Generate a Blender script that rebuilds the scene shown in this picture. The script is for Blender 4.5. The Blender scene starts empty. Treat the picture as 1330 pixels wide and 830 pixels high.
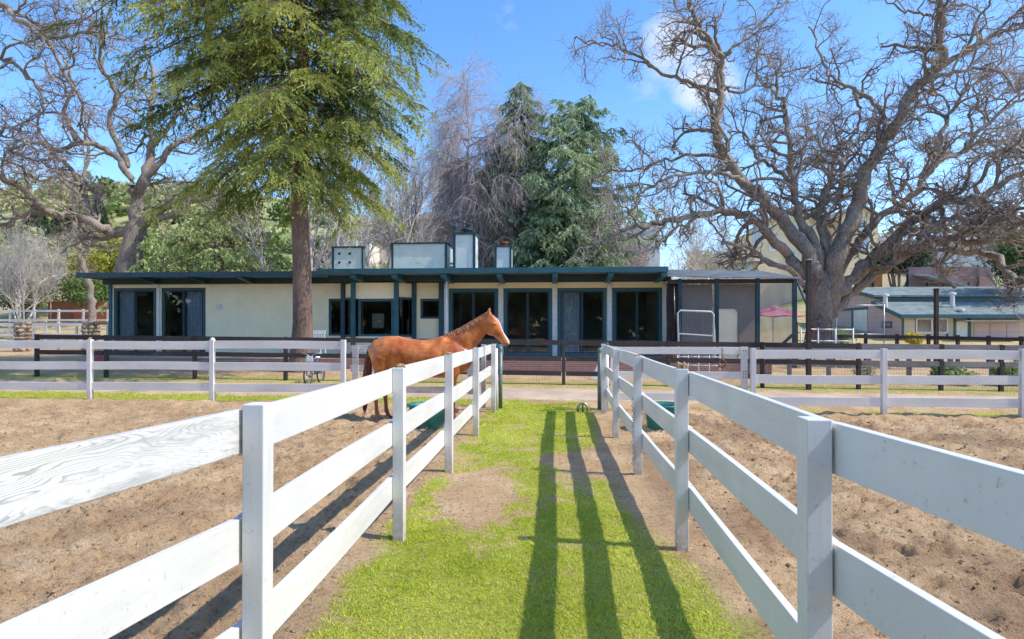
import bpy, math, random
import numpy as np
from mathutils import Vector
R = math.radians
SC = bpy.context.scene
COL = SC.collection
random.seed(11)
rng = np.random.default_rng(7)

# ------------------------------------------------------------------ camera model (survey of the place)
F = 780.0; YAW = R(4.03); CZ = 1.75
SA, CA = math.sin(YAW), math.cos(YAW)
def W(px, py, Y):
    """surveying helper: the point at distance Y that bears along photo direction (px,py)"""
    r = (px-665)/F; u = (427-py)/F; t = Y/(r*SA+CA)
    return (t*(r*CA-SA), Y, CZ+t*u)
def XA(px, Y): return W(px, 427, Y)[0]
def ZA(py, px, Y): return W(px, py, Y)[2]

# ------------------------------------------------------------------ noise + terrain
def _h(ix, iy, s):
    n = (ix.astype(np.int64)*374761393 + iy.astype(np.int64)*668265263 + s*974634777) & 0xffffffff
    n = ((n ^ (n >> 13))*1274126177) & 0xffffffff
    return ((n ^ (n >> 16)) & 0xffff)/65535.0
def vn(x, y, s=0):
    x = np.asarray(x, float); y = np.asarray(y, float)
    ix = np.floor(x); iy = np.floor(y); fx = x-ix; fy = y-iy
    fx = fx*fx*(3-2*fx); fy = fy*fy*(3-2*fy)
    a = _h(ix, iy, s); b = _h(ix+1, iy, s); c = _h(ix, iy+1, s); d = _h(ix+1, iy+1, s)
    return (a*(1-fx)+b*fx)*(1-fy)+(c*(1-fx)+d*fx)*fy
def fbm(x, y, s=0, o=4):
    v = 0; a = .5; t = 0
    for k in range(o):
        v = v+a*vn(x*2**k, y*2**k, s+k*7); t += a; a *= .55
    return v/t
def sm(e0, e1, x):
    t = np.clip((np.asarray(x, float)-e0)/(e1-e0), 0, 1); return t*t*(3-2*t)
LX, RX = -1.28, 1.0
def hill(x, y):
    yy = np.maximum(y, 1.0); u = x/yy
    A = np.interp(u, [-1.6, -.9, -.5, -.33, -.2, -.05, .15, .3, .42, .6, .9, 1.6], [.26, .25, .235, .2, .13, .075, .05, .07, .125, .16, .18, .2])
    lift = A*np.interp(yy, [0, 36, 60, 90, 140, 200, 420], [0, 0, 22, 62, 138, 170, 175])
    return lift*(1+.12*(fbm(x*.03, y*.03, 50)-.5))
def H(x, y):
    x = np.asarray(x, float); y = np.asarray(y, float)
    z = np.interp(y, [-50, 13.6, 16, 18.5, 24, 40], [0, 0, .27, .42, .5, .7])
    z = z - sm(12, 15, y)*np.clip(x, -20, 30)*.009
    z = z - .12*sm(1.4, 5, x)*(1-sm(13.2, 14.6, y)) - .03*sm(1.6, 3, -x)*(1-sm(12.6, 14, y))
    return z + hill(x, y)
def hz(x, y): return float(H(x, y))
def grassmask(x, y):
    n = fbm(x*2.2, y*2.2, 3); n2 = fbm(x*7, y*7, 9)
    e = (n-.5)*.5+(n2-.5)*.25
    lane = sm(-1.5, -1.3, x+e*.5)*(1-sm(.62, .95, x+e-.28*(1-sm(4.2, 6, y))))*(1-sm(13.7, 14.15, y+e))
    b1 = sm(.75, 1.15, np.hypot((x+.8)/.52, (y-6.3)/1.2)+e*1.9)
    b2 = sm(.7, 1.15, np.hypot((x-.45)/.75, (y-7.9)/1.0)+e*1.6)
    b3 = sm(.6, 1.1, np.hypot((x-1.0)/.5, (y-8)/4)+e)
    b4 = 1-.8*sm(.56, .7, fbm(x*3.1, y*3.1, 77))*sm(3.2, 5.5, y)
    lane = lane*b1*b2*b3*b4*(.35+.65*sm(.3, .5, n2+.12))
    str_l = sm(13.35, 13.6, y+e*.6)*(1-sm(14.1, 14.5, y+e))*(sm(1.5, 2.2, -x))
    str_r = sm(13.0, 13.3, y+e)*(1-sm(13.6, 14.2, y+e))*sm(2.5, 4, x)*sm(.4, .6, n)*.8
    verge = sm(15.5, 15.8, y+e)*(1-sm(16.3, 16.9, y+e))*.55
    far = sm(24, 34, y)*.22
    return np.clip(lane+str_l+str_r+verge+far, 0, 1)
def rough(x, y):
    """hoof-churned soil in the paddocks"""
    pad = np.maximum(sm(LX-.15, LX-.9, x), sm(RX+.25, RX+1.0, x))*(1-sm(12.7, 13.4, y))
    n = fbm(x*2.6+9, y*2.6, 21, 3); r = 1-np.abs(2*vn(x*6.5, y*6.5, 31)-1); r2 = 1-np.abs(2*vn(x*13, y*13, 35)-1)
    n4 = fbm(x*11+3, y*11, 25, 2)
    d = pad*((n-.5)*.13+(r-.5)*.065+(r2-.5)*.036+(n4-.5)*.06)
    d = d+pad*.03*np.maximum(0, vn(x*9, y*9, 63)-.66)*3+pad*.018*(1-np.abs(2*vn(x*19, y*19, 67)-1))
    hp = vn(x*4.6, y*3.9, 81)+.5*vn(x*8, y*8, 82); d = d-pad*.045*sm(.98, 1.22, hp)
    berm = sm(12.6, 13.05, y+(fbm(x*1.2, y, 4)-.5)*.5)*(1-sm(13.2, 13.7, y))*np.maximum(sm(1.7, 2.4, -x), sm(1.6, 2.4, x))
    d = d+berm*(.10+.07*(fbm(x*2.5, y*2.5, 44)-.5))
    lane = (1-pad)*(1-sm(14, 15, y))
    d = d+lane*((fbm(x*3, y*3, 5)-.5)*.03+(vn(x*14, y*14, 6)-.5)*.008)
    edge = np.exp(-((x-(LX+.12))/.16)**2)*.035*(1-sm(12.8, 13.5, y))*(1-sm(0, .5, fbm(x*2, y*1.5, 8)-.35)*.6)
    d = d-edge
    road = sm(13.9, 14.3, y)*(1-sm(15.6, 16, y))
    d = d+road*(-.02*np.exp(-((y-14.5)/.16)**2)-.02*np.exp(-((y-15.35)/.16)**2)+(vn(x*2, y*4, 61)-.5)*.012)
    return d

# ------------------------------------------------------------------ materials
def new_mat(name):
    m = bpy.data.materials.new(name); m.use_nodes = True
    nt = m.node_tree; b = nt.nodes['Principled BSDF']; b.inputs['Roughness'].default_value = .7
    return m, nt, b
def L(nt, a, b): nt.links.new(a, b)
def noise(nt, scale, detail=4, coord='Object', rough=.55, stretch=None):
    tc = nt.nodes.new('ShaderNodeTexCoord'); n = nt.nodes.new('ShaderNodeTexNoise')
    n.inputs['Scale'].default_value = scale; n.inputs['Detail'].default_value = detail; n.inputs['Roughness'].default_value = rough
    if stretch:
        mp = nt.nodes.new('ShaderNodeMapping'); mp.inputs['Scale'].default_value = stretch
        L(nt, tc.outputs[coord], mp.inputs[0]); L(nt, mp.outputs[0], n.inputs['Vector'])
    else: L(nt, tc.outputs[coord], n.inputs['Vector'])
    return n
def ramp(nt, src, stops):
    r = nt.nodes.new('ShaderNodeValToRGB'); L(nt, src, r.inputs[0])
    e = r.color_ramp.elements
    while len(e) < len(stops): e.new(.5)
    for k, (p, c) in enumerate(stops):
        e[k].position = p; e[k].color = (c, c, c, 1) if isinstance(c, (int, float)) else (*c, 1)
    return r
def mixc(nt, fac, a, b, mode='MIX'):
    m = nt.nodes.new('ShaderNodeMix'); m.data_type = 'RGBA'; m.blend_type = mode
    for i, v in ((0, fac), (6, a), (7, b)):
        if isinstance(v, (int, float)): m.inputs[i].default_value = v
        elif isinstance(v, tuple): m.inputs[i].default_value = (*v, 1)
        else: L(nt, v, m.inputs[i])
    return m.outputs[2]
def bump(nt, b, h, strength=.4, dist=.01):
    n = nt.nodes.new('ShaderNodeBump'); n.inputs['Strength'].default_value = strength; n.inputs['Distance'].default_value = dist
    L(nt, h, n.inputs['Height']); L(nt, n.outputs[0], b.inputs['Normal'])
def paint(name, c, rough_=.55, var=.12, scale=3, dirt=None, metallic=0, bm=.15, stretch=None):
    m, nt, b = new_mat(name); b.inputs['Roughness'].default_value = rough_; b.inputs['Metallic'].default_value = metallic
    n = noise(nt, scale, 5, stretch=stretch); lo = tuple(v*(1-var*1.6) for v in c); hi = tuple(min(1, v*(1+var)) for v in c)
    col = ramp(nt, n.outputs[0], [(.3, lo), (.7, hi)]).outputs[0]
    if dirt:
        n2 = noise(nt, scale*5, 6, rough=.7); f = ramp(nt, n2.outputs[0], [(.55, 0), (.72, 1)]).outputs[0]
        col = mixc(nt, f, col, dirt)
    L(nt, col, b.inputs['Base Color'])
    n3 = noise(nt, scale*14, 3); bump(nt, b, n3.outputs[0], bm, .01)
    return m
def white_wood(name, axis, wear=0.0, base=(.77, .745, .70)):
    m, nt, b = new_mat(name); b.inputs['Roughness'].default_value = .5
    st = [18, 18, 18]; st[axis] = .9
    g = noise(nt, 1.6, 6, stretch=tuple(st), rough=.6)
    big = noise(nt, 1.3, 4)
    col = ramp(nt, big.outputs[0], [(.3, tuple(v*.86 for v in base)), (.65, base)]).outputs[0]
    fine = noise(nt, 30, 6, rough=.8); f = ramp(nt, fine.outputs[0], [(.58, 0), (.70, .8)]).outputs[0]
    blot = ramp(nt, noise(nt, 5, 5, rough=.7).outputs[0], [(.42, 0), (.55, 1)]).outputs[0]
    fm = nt.nodes.new('ShaderNodeMath'); fm.operation = 'MULTIPLY'; L(nt, f, fm.inputs[0]); L(nt, blot, fm.inputs[1])
    col = mixc(nt, fm.outputs[0], col, (.30, .27, .22))
    st2 = [5, 5, 5]; st2[axis] = .5
    grime = ramp(nt, noise(nt, 1.1, 5, stretch=tuple(st2), rough=.7).outputs[0], [(.46, 0), (.72, .5)]).outputs[0]
    col = mixc(nt, grime, col, (.52, .49, .43))
    if wear:
        s3 = [9, 9, 9]; s3[axis] = .6
        gn = noise(nt, 1.0, 2, stretch=tuple(s3), rough=.4); gf = noise(nt, 7, 3, stretch=tuple(s3), rough=.6)
        ga = nt.nodes.new('ShaderNodeMath'); ga.operation = 'MULTIPLY_ADD'; L(nt, gf.outputs[0], ga.inputs[0]); ga.inputs[1].default_value = .035; L(nt, gn.outputs[0], ga.inputs[2])
        gm = nt.nodes.new('ShaderNodeMath'); gm.operation = 'MULTIPLY'; L(nt, ga.outputs[0], gm.inputs[0]); gm.inputs[1].default_value = 30
        wv = nt.nodes.new('ShaderNodeMath'); wv.operation = 'FRACT'; L(nt, gm.outputs[0], wv.inputs[0])
        area = ramp(nt, noise(nt, 2.6, 5, stretch=(1, .5, 3)).outputs[0], [(.38, .12), (.62, 1)]).outputs[0]
        lines = ramp(nt, wv.outputs[0], [(0.0, 1), (.2, .6), (.4, 0)]).outputs[0]
        mm = nt.nodes.new('ShaderNodeMath'); mm.operation = 'MULTIPLY'; L(nt, area, mm.inputs[0]); L(nt, lines, mm.inputs[1])
        m2 = nt.nodes.new('ShaderNodeMath'); m2.operation = 'MULTIPLY'; L(nt, mm.outputs[0], m2.inputs[0]); m2.inputs[1].default_value = wear
        col = mixc(nt, ramp(nt, noise(nt, 2.2, 6, stretch=(1, .6, 4), rough=.75).outputs[0], [(.47, 0), (.6, .75)]).outputs[0], col, (.40, .385, .36))
        col = mixc(nt, m2.outputs[0], col, (.20, .19, .18))
        bump(nt, b, lines, .2, .002)
    else: bump(nt, b, g.outputs[0], .25, .004)
    if axis == 2:
        tz = nt.nodes.new('ShaderNodeTexCoord'); sz = nt.nodes.new('ShaderNodeSeparateXYZ'); L(nt, tz.outputs['Object'], sz.inputs[0])
        mz = nt.nodes.new('ShaderNodeMapRange'); mz.inputs[1].default_value = .32; mz.inputs[2].default_value = 0; L(nt, sz.outputs[2], mz.inputs[0])
        mud = nt.nodes.new('ShaderNodeMath'); mud.operation = 'MULTIPLY'; L(nt, mz.outputs[0], mud.inputs[0]); L(nt, ramp(nt, noise(nt, 16, 6, rough=.75).outputs[0], [(.35, .15), (.6, 1)]).outputs[0], mud.inputs[1])
        col = mixc(nt, mud.outputs[0], col, (.42, .31, .22))
    L(nt, col, b.inputs['Base Color'])
    return m
def bark(name, c1, c2, scale=6, st=(3, 3, .6)):
    m, nt, b = new_mat(name); b.inputs['Roughness'].default_value = .95
    n = noise(nt, scale, 8, stretch=st, rough=.7)
    n2 = noise(nt, .9, 3)
    c = ramp(nt, n.outputs[0], [(.35, c1), (.68, c2)]).outputs[0]
    c = mixc(nt, ramp(nt, n2.outputs[0], [(.4, 0), (.7, .45)]).outputs[0], c, tuple(v*1.5 for v in c2))
    L(nt, c, b.inputs['Base Color']); bump(nt, b, n.outputs[0], .9, .06)
    return m
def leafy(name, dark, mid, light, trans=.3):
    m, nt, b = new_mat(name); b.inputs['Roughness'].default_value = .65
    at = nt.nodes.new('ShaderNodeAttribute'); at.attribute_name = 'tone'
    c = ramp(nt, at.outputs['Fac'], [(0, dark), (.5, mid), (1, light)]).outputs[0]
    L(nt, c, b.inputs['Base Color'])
    tr = nt.nodes.new('ShaderNodeBsdfTranslucent'); L(nt, c, tr.inputs[0])
    mx = nt.nodes.new('ShaderNodeMixShader'); mx.inputs[0].default_value = trans
    L(nt, b.outputs[0], mx.inputs[1]); L(nt, tr.outputs[0], mx.inputs[2]); L(nt, mx.outputs[0], nt.nodes['Material Output'].inputs[0])
    return m
def glassy(name, tint=(.75, .8, .82), refl=1.0):
    m, nt, b = new_mat(name); nt.nodes.remove(b)
    t = nt.nodes.new('ShaderNodeBsdfTransparent'); t.inputs[0].default_value = (*tint, 1)
    g = nt.nodes.new('ShaderNodeBsdfGlossy'); g.inputs['Roughness'].default_value = .02
    nn = noise(nt, .8, 2); bp = nt.nodes.new('ShaderNodeBump'); bp.inputs['Strength'].default_value = .03; bp.inputs['Distance'].default_value = .05
    L(nt, nn.outputs[0], bp.inputs['Height']); L(nt, bp.outputs[0], g.inputs['Normal'])
    fr = nt.nodes.new('ShaderNodeFresnel'); fr.inputs[0].default_value = 1.0+.55*refl
    mx = nt.nodes.new('ShaderNodeMixShader'); L(nt, fr.outputs[0], mx.inputs[0]); L(nt, t.outputs[0], mx.inputs[1]); L(nt, g.outputs[0], mx.inputs[2])
    L(nt, mx.outputs[0], nt.nodes['Material Output'].inputs[0])
    return m
def sheer(name, c, op=.6):
    m, nt, b = new_mat(name); b.inputs['Roughness'].default_value = .6
    n = noise(nt, 1.5, 4); L(nt, ramp(nt, n.outputs[0], [(.3, tuple(v*.7 for v in c)), (.7, c)]).outputs[0], b.inputs['Base Color'])
    t = nt.nodes.new('ShaderNodeBsdfTransparent'); mx = nt.nodes.new('ShaderNodeMixShader'); mx.inputs[0].default_value = op
    L(nt, t.outputs[0], mx.inputs[1]); L(nt, b.outputs[0], mx.inputs[2]); L(nt, mx.outputs[0], nt.nodes['Material Output'].inputs[0])
    return m
def ground_mat():
    m, nt, b = new_mat('soil_and_turf'); b.inputs['Roughness'].default_value = .95
    b.inputs['Specular IOR Level'].default_value = .15
    at = nt.nodes.new('ShaderNodeAttribute'); at.attribute_name = 'grass'
    ad = nt.nodes.new('ShaderNodeAttribute'); ad.attribute_name = 'tone'
    n1 = noise(nt, 1.4, 6, rough=.65); n2 = noise(nt, 22, 6, rough=.7); n3 = noise(nt, 70, 4, rough=.7)
    d = ramp(nt, n1.outputs[0], [(.3, (.54, .345, .18)), (.52, (.76, .515, .29)), (.72, (.90, .68, .43))]).outputs[0]
    d = mixc(nt, ramp(nt, ad.outputs['Fac'], [(0, .85), (1, 0)]).outputs[0], d, (.42, .265, .155))
    d = mixc(nt, ramp(nt, n2.outputs[0], [(.34, .85), (.48, 0)]).outputs[0], d, (.26, .16, .09))
    d = mixc(nt, ramp(nt, n3.outputs[0], [(.6, 0), (.75, .5)]).outputs[0], d, (.62, .49, .38))
    g = ramp(nt, n2.outputs[0], [(.3, (.26, .33, .03)), (.52, (.46, .54, .05)), (.72, (.70, .66, .2))]).outputs[0]
    sp = nt.nodes.new('ShaderNodeSeparateXYZ'); tc = nt.nodes.new('ShaderNodeTexCoord'); L(nt, tc.outputs['Object'], sp.inputs[0])
    far = nt.nodes.new('ShaderNodeMapRange'); far.inputs[1].default_value = 36; far.inputs[2].default_value = 62; L(nt, sp.outputs[1], far.inputs[0])
    hn = noise(nt, .12, 6, rough=.7)
    hc = ramp(nt, hn.outputs[0], [(.35, (.20, .23, .07)), (.52, (.38, .37, .16)), (.68, (.56, .48, .28))]).outputs[0]
    gm_ = nt.nodes.new('ShaderNodeMath'); gm_.operation = 'MULTIPLY'; L(nt, at.outputs['Fac'], gm_.inputs[0]); L(nt, ramp(nt, n2.outputs[0], [(.36, .45), (.56, .95)]).outputs[0], gm_.inputs[1])
    col = mixc(nt, gm_.outputs[0], d, g)
    col = mixc(nt, far.outputs[0], col, hc)
    L(nt, col, b.inputs['Base Color'])
    ma = nt.nodes.new('ShaderNodeMath'); L(nt, n2.outputs[0], ma.inputs[0]); L(nt, n3.outputs[0], ma.inputs[1]); bump(nt, b, ma.outputs[0], 1.0, .045)
    return m
def coat_mat():
    m, nt, b = new_mat('chestnut_coat'); b.inputs['Roughness'].default_value = .34; b.inputs['Specular IOR Level'].default_value = .45
    at = nt.nodes.new('ShaderNodeAttribute'); at.attribute_name = 'blaze'
    ad = nt.nodes.new('ShaderNodeAttribute'); ad.attribute_name = 'dark'
    n = noise(nt, 4, 5)
    c = ramp(nt, n.outputs[0], [(.3, (.24, .045, .010)), (.5, (.52, .135, .024)), (.72, (.78, .30, .07))]).outputs[0]
    c = mixc(nt, ad.outputs['Fac'], c, (.12, .05, .03)); c = mixc(nt, at.outputs['Fac'], c, (.78, .70, .64))
    L(nt, c, b.inputs['Base Color']); b.inputs['Sheen Weight'].default_value = .15
    bump(nt, b, noise(nt, 60, 3, stretch=(1, 1, .3)).outputs[0], .12, .004)
    return m
def shingle(name, c1, c2, sc=3):
    m, nt, b = new_mat(name); b.inputs['Roughness'].default_value = .95
    br = nt.nodes.new('ShaderNodeTexBrick'); tc = nt.nodes.new('ShaderNodeTexCoord'); L(nt, tc.outputs['Object'], br.inputs[0])
    br.inputs['Scale'].default_value = sc; br.inputs['Color1'].default_value = (*c1, 1); br.inputs['Color2'].default_value = (*c2, 1); br.inputs['Mortar'].default_value = (*[v*.4 for v in c1], 1)
    n = noise(nt, 1.2, 6, rough=.7); f = ramp(nt, n.outputs[0], [(.45, 0), (.62, .75)]).outputs[0]
    L(nt, mixc(nt, f, br.outputs[0], tuple(v*.45 for v in c1)), b.inputs['Base Color']); return m
def brick(name):
    m, nt, b = new_mat(name); b.inputs['Roughness'].default_value = .9
    tc = nt.nodes.new('ShaderNodeTexCoord'); mp = nt.nodes.new('ShaderNodeMapping'); mp.inputs['Rotation'].default_value = (R(90), 0, 0)
    br = nt.nodes.new('ShaderNodeTexBrick'); L(nt, tc.outputs['Object'], mp.inputs[0]); L(nt, mp.outputs[0], br.inputs[0])
    br.inputs['Scale'].default_value = 4.5; br.inputs['Color1'].default_value = (.36, .13, .09, 1); br.inputs['Color2'].default_value = (.24, .09, .07, 1); br.inputs['Mortar'].default_value = (.45, .38, .33, 1)
    br.inputs['Mortar Size'].default_value = .03
    L(nt, br.outputs[0], b.inputs['Base Color']); return m
def siding(name, c, per=6):
    m, nt, b = new_mat(name); b.inputs['Roughness'].default_value = .8
    tc = nt.nodes.new('ShaderNodeTexCoord'); wv = nt.nodes.new('ShaderNodeTexWave'); wv.bands_direction = 'Z'; wv.wave_profile = 'SAW'; wv.inputs['Scale'].default_value = per*.16
    L(nt, tc.outputs['Object'], wv.inputs[0])
    col = ramp(nt, wv.outputs[0], [(0, tuple(v*.6 for v in c)), (.12, c), (1, c)]).outputs[0]
    n = noise(nt, 1.5, 5); col = mixc(nt, ramp(nt, n.outputs[0], [(.4, 0), (.8, .4)]).outputs[0], col, tuple(v*.75 for v in c))
    L(nt, col, b.inputs['Base Color']); return m

M = dict(
 wy=white_wood('white_fence_paint', 1), wx=white_wood('white_crossfence_paint', 0, base=(.82, .77, .69)), wz=white_wood('white_post_paint', 2),
 worn=white_wood('peeling_white_paint', 1, wear=.75), wold=white_wood('weathered_white_paint', 0, wear=.9, base=(.66, .61, .55)),
 dark=bark('dark_stained_timber', (.028, .022, .022), (.075, .06, .06), 5, (1, 4, 8)), grey=bark('greyed_timber', (.13, .12, .12), (.30, .28, .27), 5, (1, 4, 8)),
 raw=paint('splintered_wood', (.42, .27, .15), .9, .35, 20), soil=ground_mat(), road=paint('packed_dirt', (.52, .39, .28), .95, .16, 1.1, dirt=(.40, .28, .18), bm=.5),
 cream=paint('cream_stucco', (.99, .84, .56), .85, .05, 2, bm=.3), teal=paint('teal_trim_paint', (.02, .07, .09), .5, .15, 3), tealb=paint('blue_trim_paint', (.025, .11, .14), .5, .15, 3),
 dteal=paint('dark_teal_paint', (.015, .05, .065), .6, .2, 3), pale=paint('pale_mint_panel', (.78, .84, .79), .6, .06, 1.5, dirt=(.5, .5, .45)),  # dteal is a darker teal for sashes, beams, porch posts and caps
 roofing=paint('roof_felt', (.16, .2, .21), .9, .2, 2), glass=glassy('window_glass'), inner=paint('dim_room', (.34, .29, .24), .9, .3, 1.5),
 curt=paint('sheer_curtain', (.85, .86, .88), .8, .15, 6), wpipe=paint('white_pipe', (.72, .72, .70), .4, .1, 8, dirt=(.35, .22, .12)),
 gpipe=paint('grey_green_pipe', (.17, .22, .19), .5, .2, 9, metallic=.3), steel=paint('galvanised_steel', (.42, .43, .44), .4, .2, 9, metallic=.7), black=paint('black_rubber', (.02, .02, .02), .7, .2, 9),
 brick=brick('patio_brick'), slab=paint('patio_concrete', (.42, .40, .37), .9, .12, 2), coat=coat_mat(), hair=paint('chestnut_hair', (.20, .065, .025), .6, .4, 14, bm=.5), crest=paint('mane_hair', (.42, .17, .07), .6, .3, 14, bm=.5),
 hoof=paint('hoof_horn', (.10, .08, .06), .5, .3, 12), eye=paint('horse_eye', (.012, .008, .006), .1, 0, 3, bm=0), teal_tub=paint('teal_plastic', (.02, .20, .17), .45, .15, 5, dirt=(.12, .17, .13)),
 oak=bark('oak_bark', (.07, .056, .045), (.38, .31, .25), 5, (3, 3, 1.2)), twig=paint('oak_twig_bark', (.40, .33, .275), .95, .45, 2.5, bm=0), twig2=paint('dark_twig_bark', (.22, .17, .15), .95, .35, 2.5, bm=0),
 pinkt=paint('mauve_twig_bark', (.52, .42, .385), .95, .25, 1.5, bm=0), palet=paint('pale_bark', (.50, .43, .38), .9, .2, 4, bm=.2), greyt=paint('silver_twig_bark', (.62, .56, .50), .9, .2, 2, bm=0),
 cedb=bark('cedar_bark', (.07, .045, .035), (.27, .18, .14), 7, (4, 4, .9)),
 cedar=leafy('cedar_needles', (.035, .08, .03), (.21, .27, .055), (.54, .57, .15), .42), fir=leafy('blue_green_needles', (.07, .13, .075), (.26, .37, .20), (.50, .60, .34)),
 lgreen=leafy('soft_green_needles', (.10, .15, .04), (.28, .35, .11), (.50, .56, .22)), ygreen=leafy('yellow_green_leaves', (.07, .09, .012), (.26, .27, .03), (.48, .44, .06)),
 green=leafy('green_leaves', (.03, .07, .018), (.11, .19, .045), (.28, .38, .10)), olive=leafy('olive_leaves', (.09, .11, .035), (.26, .28, .10), (.50, .46, .22)), cyp=leafy('cypress_leaves', (.012, .03, .012), (.035, .07, .025), (.09, .14, .04)),
 turf=leafy('turf_blades', (.30, .37, .02), (.56, .63, .05), (.88, .84, .24), .45), flow=leafy('yellow_flowers', (.2, .25, .03), (.55, .45, .03), (.8, .65, .05)),
 rust=paint('rust', (.24, .09, .04), .9, .4, 20), pink=paint('pink_plastic', (.65, .12, .2), .5, .1, 8), blue=paint('blue_enamel', (.06, .12, .42), .35, .1, 8), wplast=paint('white_plastic', (.78, .78, .76), .5, .08, 6),
 stone=paint('rubble_stone', (.36, .28, .21), .95, .5, 5, bm=1), red=paint('red_stained_boards', (.36, .09, .045), .8, .2, 2, stretch=(.3, 1, 8)),
 screen=sheer('insect_screen', (.09, .09, .095), .33), plast=sheer('clear_plastic', (.24, .22, .25), .5), pinkc=paint('pink_canvas', (.72, .22, .26), .8, .1, 3), tan=paint('beige_board', (.55, .49, .38), .8, .08, 2), taupe=paint('taupe_panel', (.86, .72, .60), .85, .08, 1.5),
 corr=paint('corrugated_metal', (.34, .37, .37), .55, .25, 2, dirt=(.2, .19, .17), metallic=.3), pinks=siding('pink_siding', (.62, .48, .47)), yels=siding('cream_siding', (.66, .56, .42)),
 groof=shingle('green_shingles', (.20, .25, .235), (.27, .31, .29), 1.6), broof=shingle('brown_shingles', (.28, .24, .2), (.36, .3, .25), 1.2), ystuc=paint('yellow_stucco', (.86, .66, .41), .9, .06, 1), wst=paint('white_stucco', (.62, .64, .66), .9, .06, 1),
 orange=paint('orange_boards', (.55, .22, .07), .8, .15, 2), bluegr=paint('pale_blue_sheet', (.5, .58, .66), .6, .1, 1), maroon=siding('terrace_siding', (.40, .25, .24)), dirtpot=paint('terracotta', (.42, .17, .1), .9, .2, 6),
 dwood=paint('dark_deck', (.03, .03, .035), .8, .2, 2))

# ------------------------------------------------------------------ mesh helpers
OFF = {}
def setp(o, label=None, cat=None, group=None, kind=None):
    for k, v in (('label', label), ('category', cat), ('group', group), ('kind', kind)):
        if v: o[k] = v
    return o
def thing(name, label, cat, loc=(0, 0, 0), group=None):
    o = bpy.data.objects.new(name, None); COL.objects.link(o); o.location = loc; OFF[o.name] = Vector(loc)
    o.empty_display_size = .2
    return setp(o, label, cat, group)
def link_mesh(name, me, mat, parent=None, loc=None):
    o = bpy.data.objects.new(name, me); COL.objects.link(o)
    if mat: me.materials.append(mat)
    if parent is not None: o.parent = parent; OFF[o.name] = OFF[parent.name]
    else: o.location = loc or (0, 0, 0); OFF[o.name] = Vector(loc or (0, 0, 0))
    return o
def mesh_np(name, v, faces, mat, parent=None, loc=None, smooth=False, tone=None, attrs=None):
    """faces: list of int arrays (n,k)"""
    off = OFF[parent.name] if parent is not None else Vector(loc or (0, 0, 0))
    v = np.asarray(v, np.float32)-np.array(off, np.float32)
    me = bpy.data.meshes.new(name); me.vertices.add(len(v)); me.vertices.foreach_set('co', v.ravel())
    li = np.concatenate([f.ravel() for f in faces]).astype(np.int32)
    tot = np.concatenate([np.full(len(f), f.shape[1]) for f in faces]).astype(np.int32)
    me.loops.add(len(li)); me.loops.foreach_set('vertex_index', li)
    me.polygons.add(len(tot)); me.polygons.foreach_set('loop_start', np.concatenate([[0], np.cumsum(tot)[:-1]]).astype(np.int32))
    me.polygons.foreach_set('loop_total', tot)
    if smooth: me.polygons.foreach_set('use_smooth', np.ones(len(tot), bool))
    me.update(calc_edges=True)
    if tone is not None: attrs = dict(attrs or {}, tone=tone)
    for k, a in (attrs or {}).items():
        at = me.attributes.new(k, 'FLOAT', 'POINT'); at.data.foreach_set('value', np.asarray(a, np.float32))
    return link_mesh(name, me, mat, parent, loc)
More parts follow.
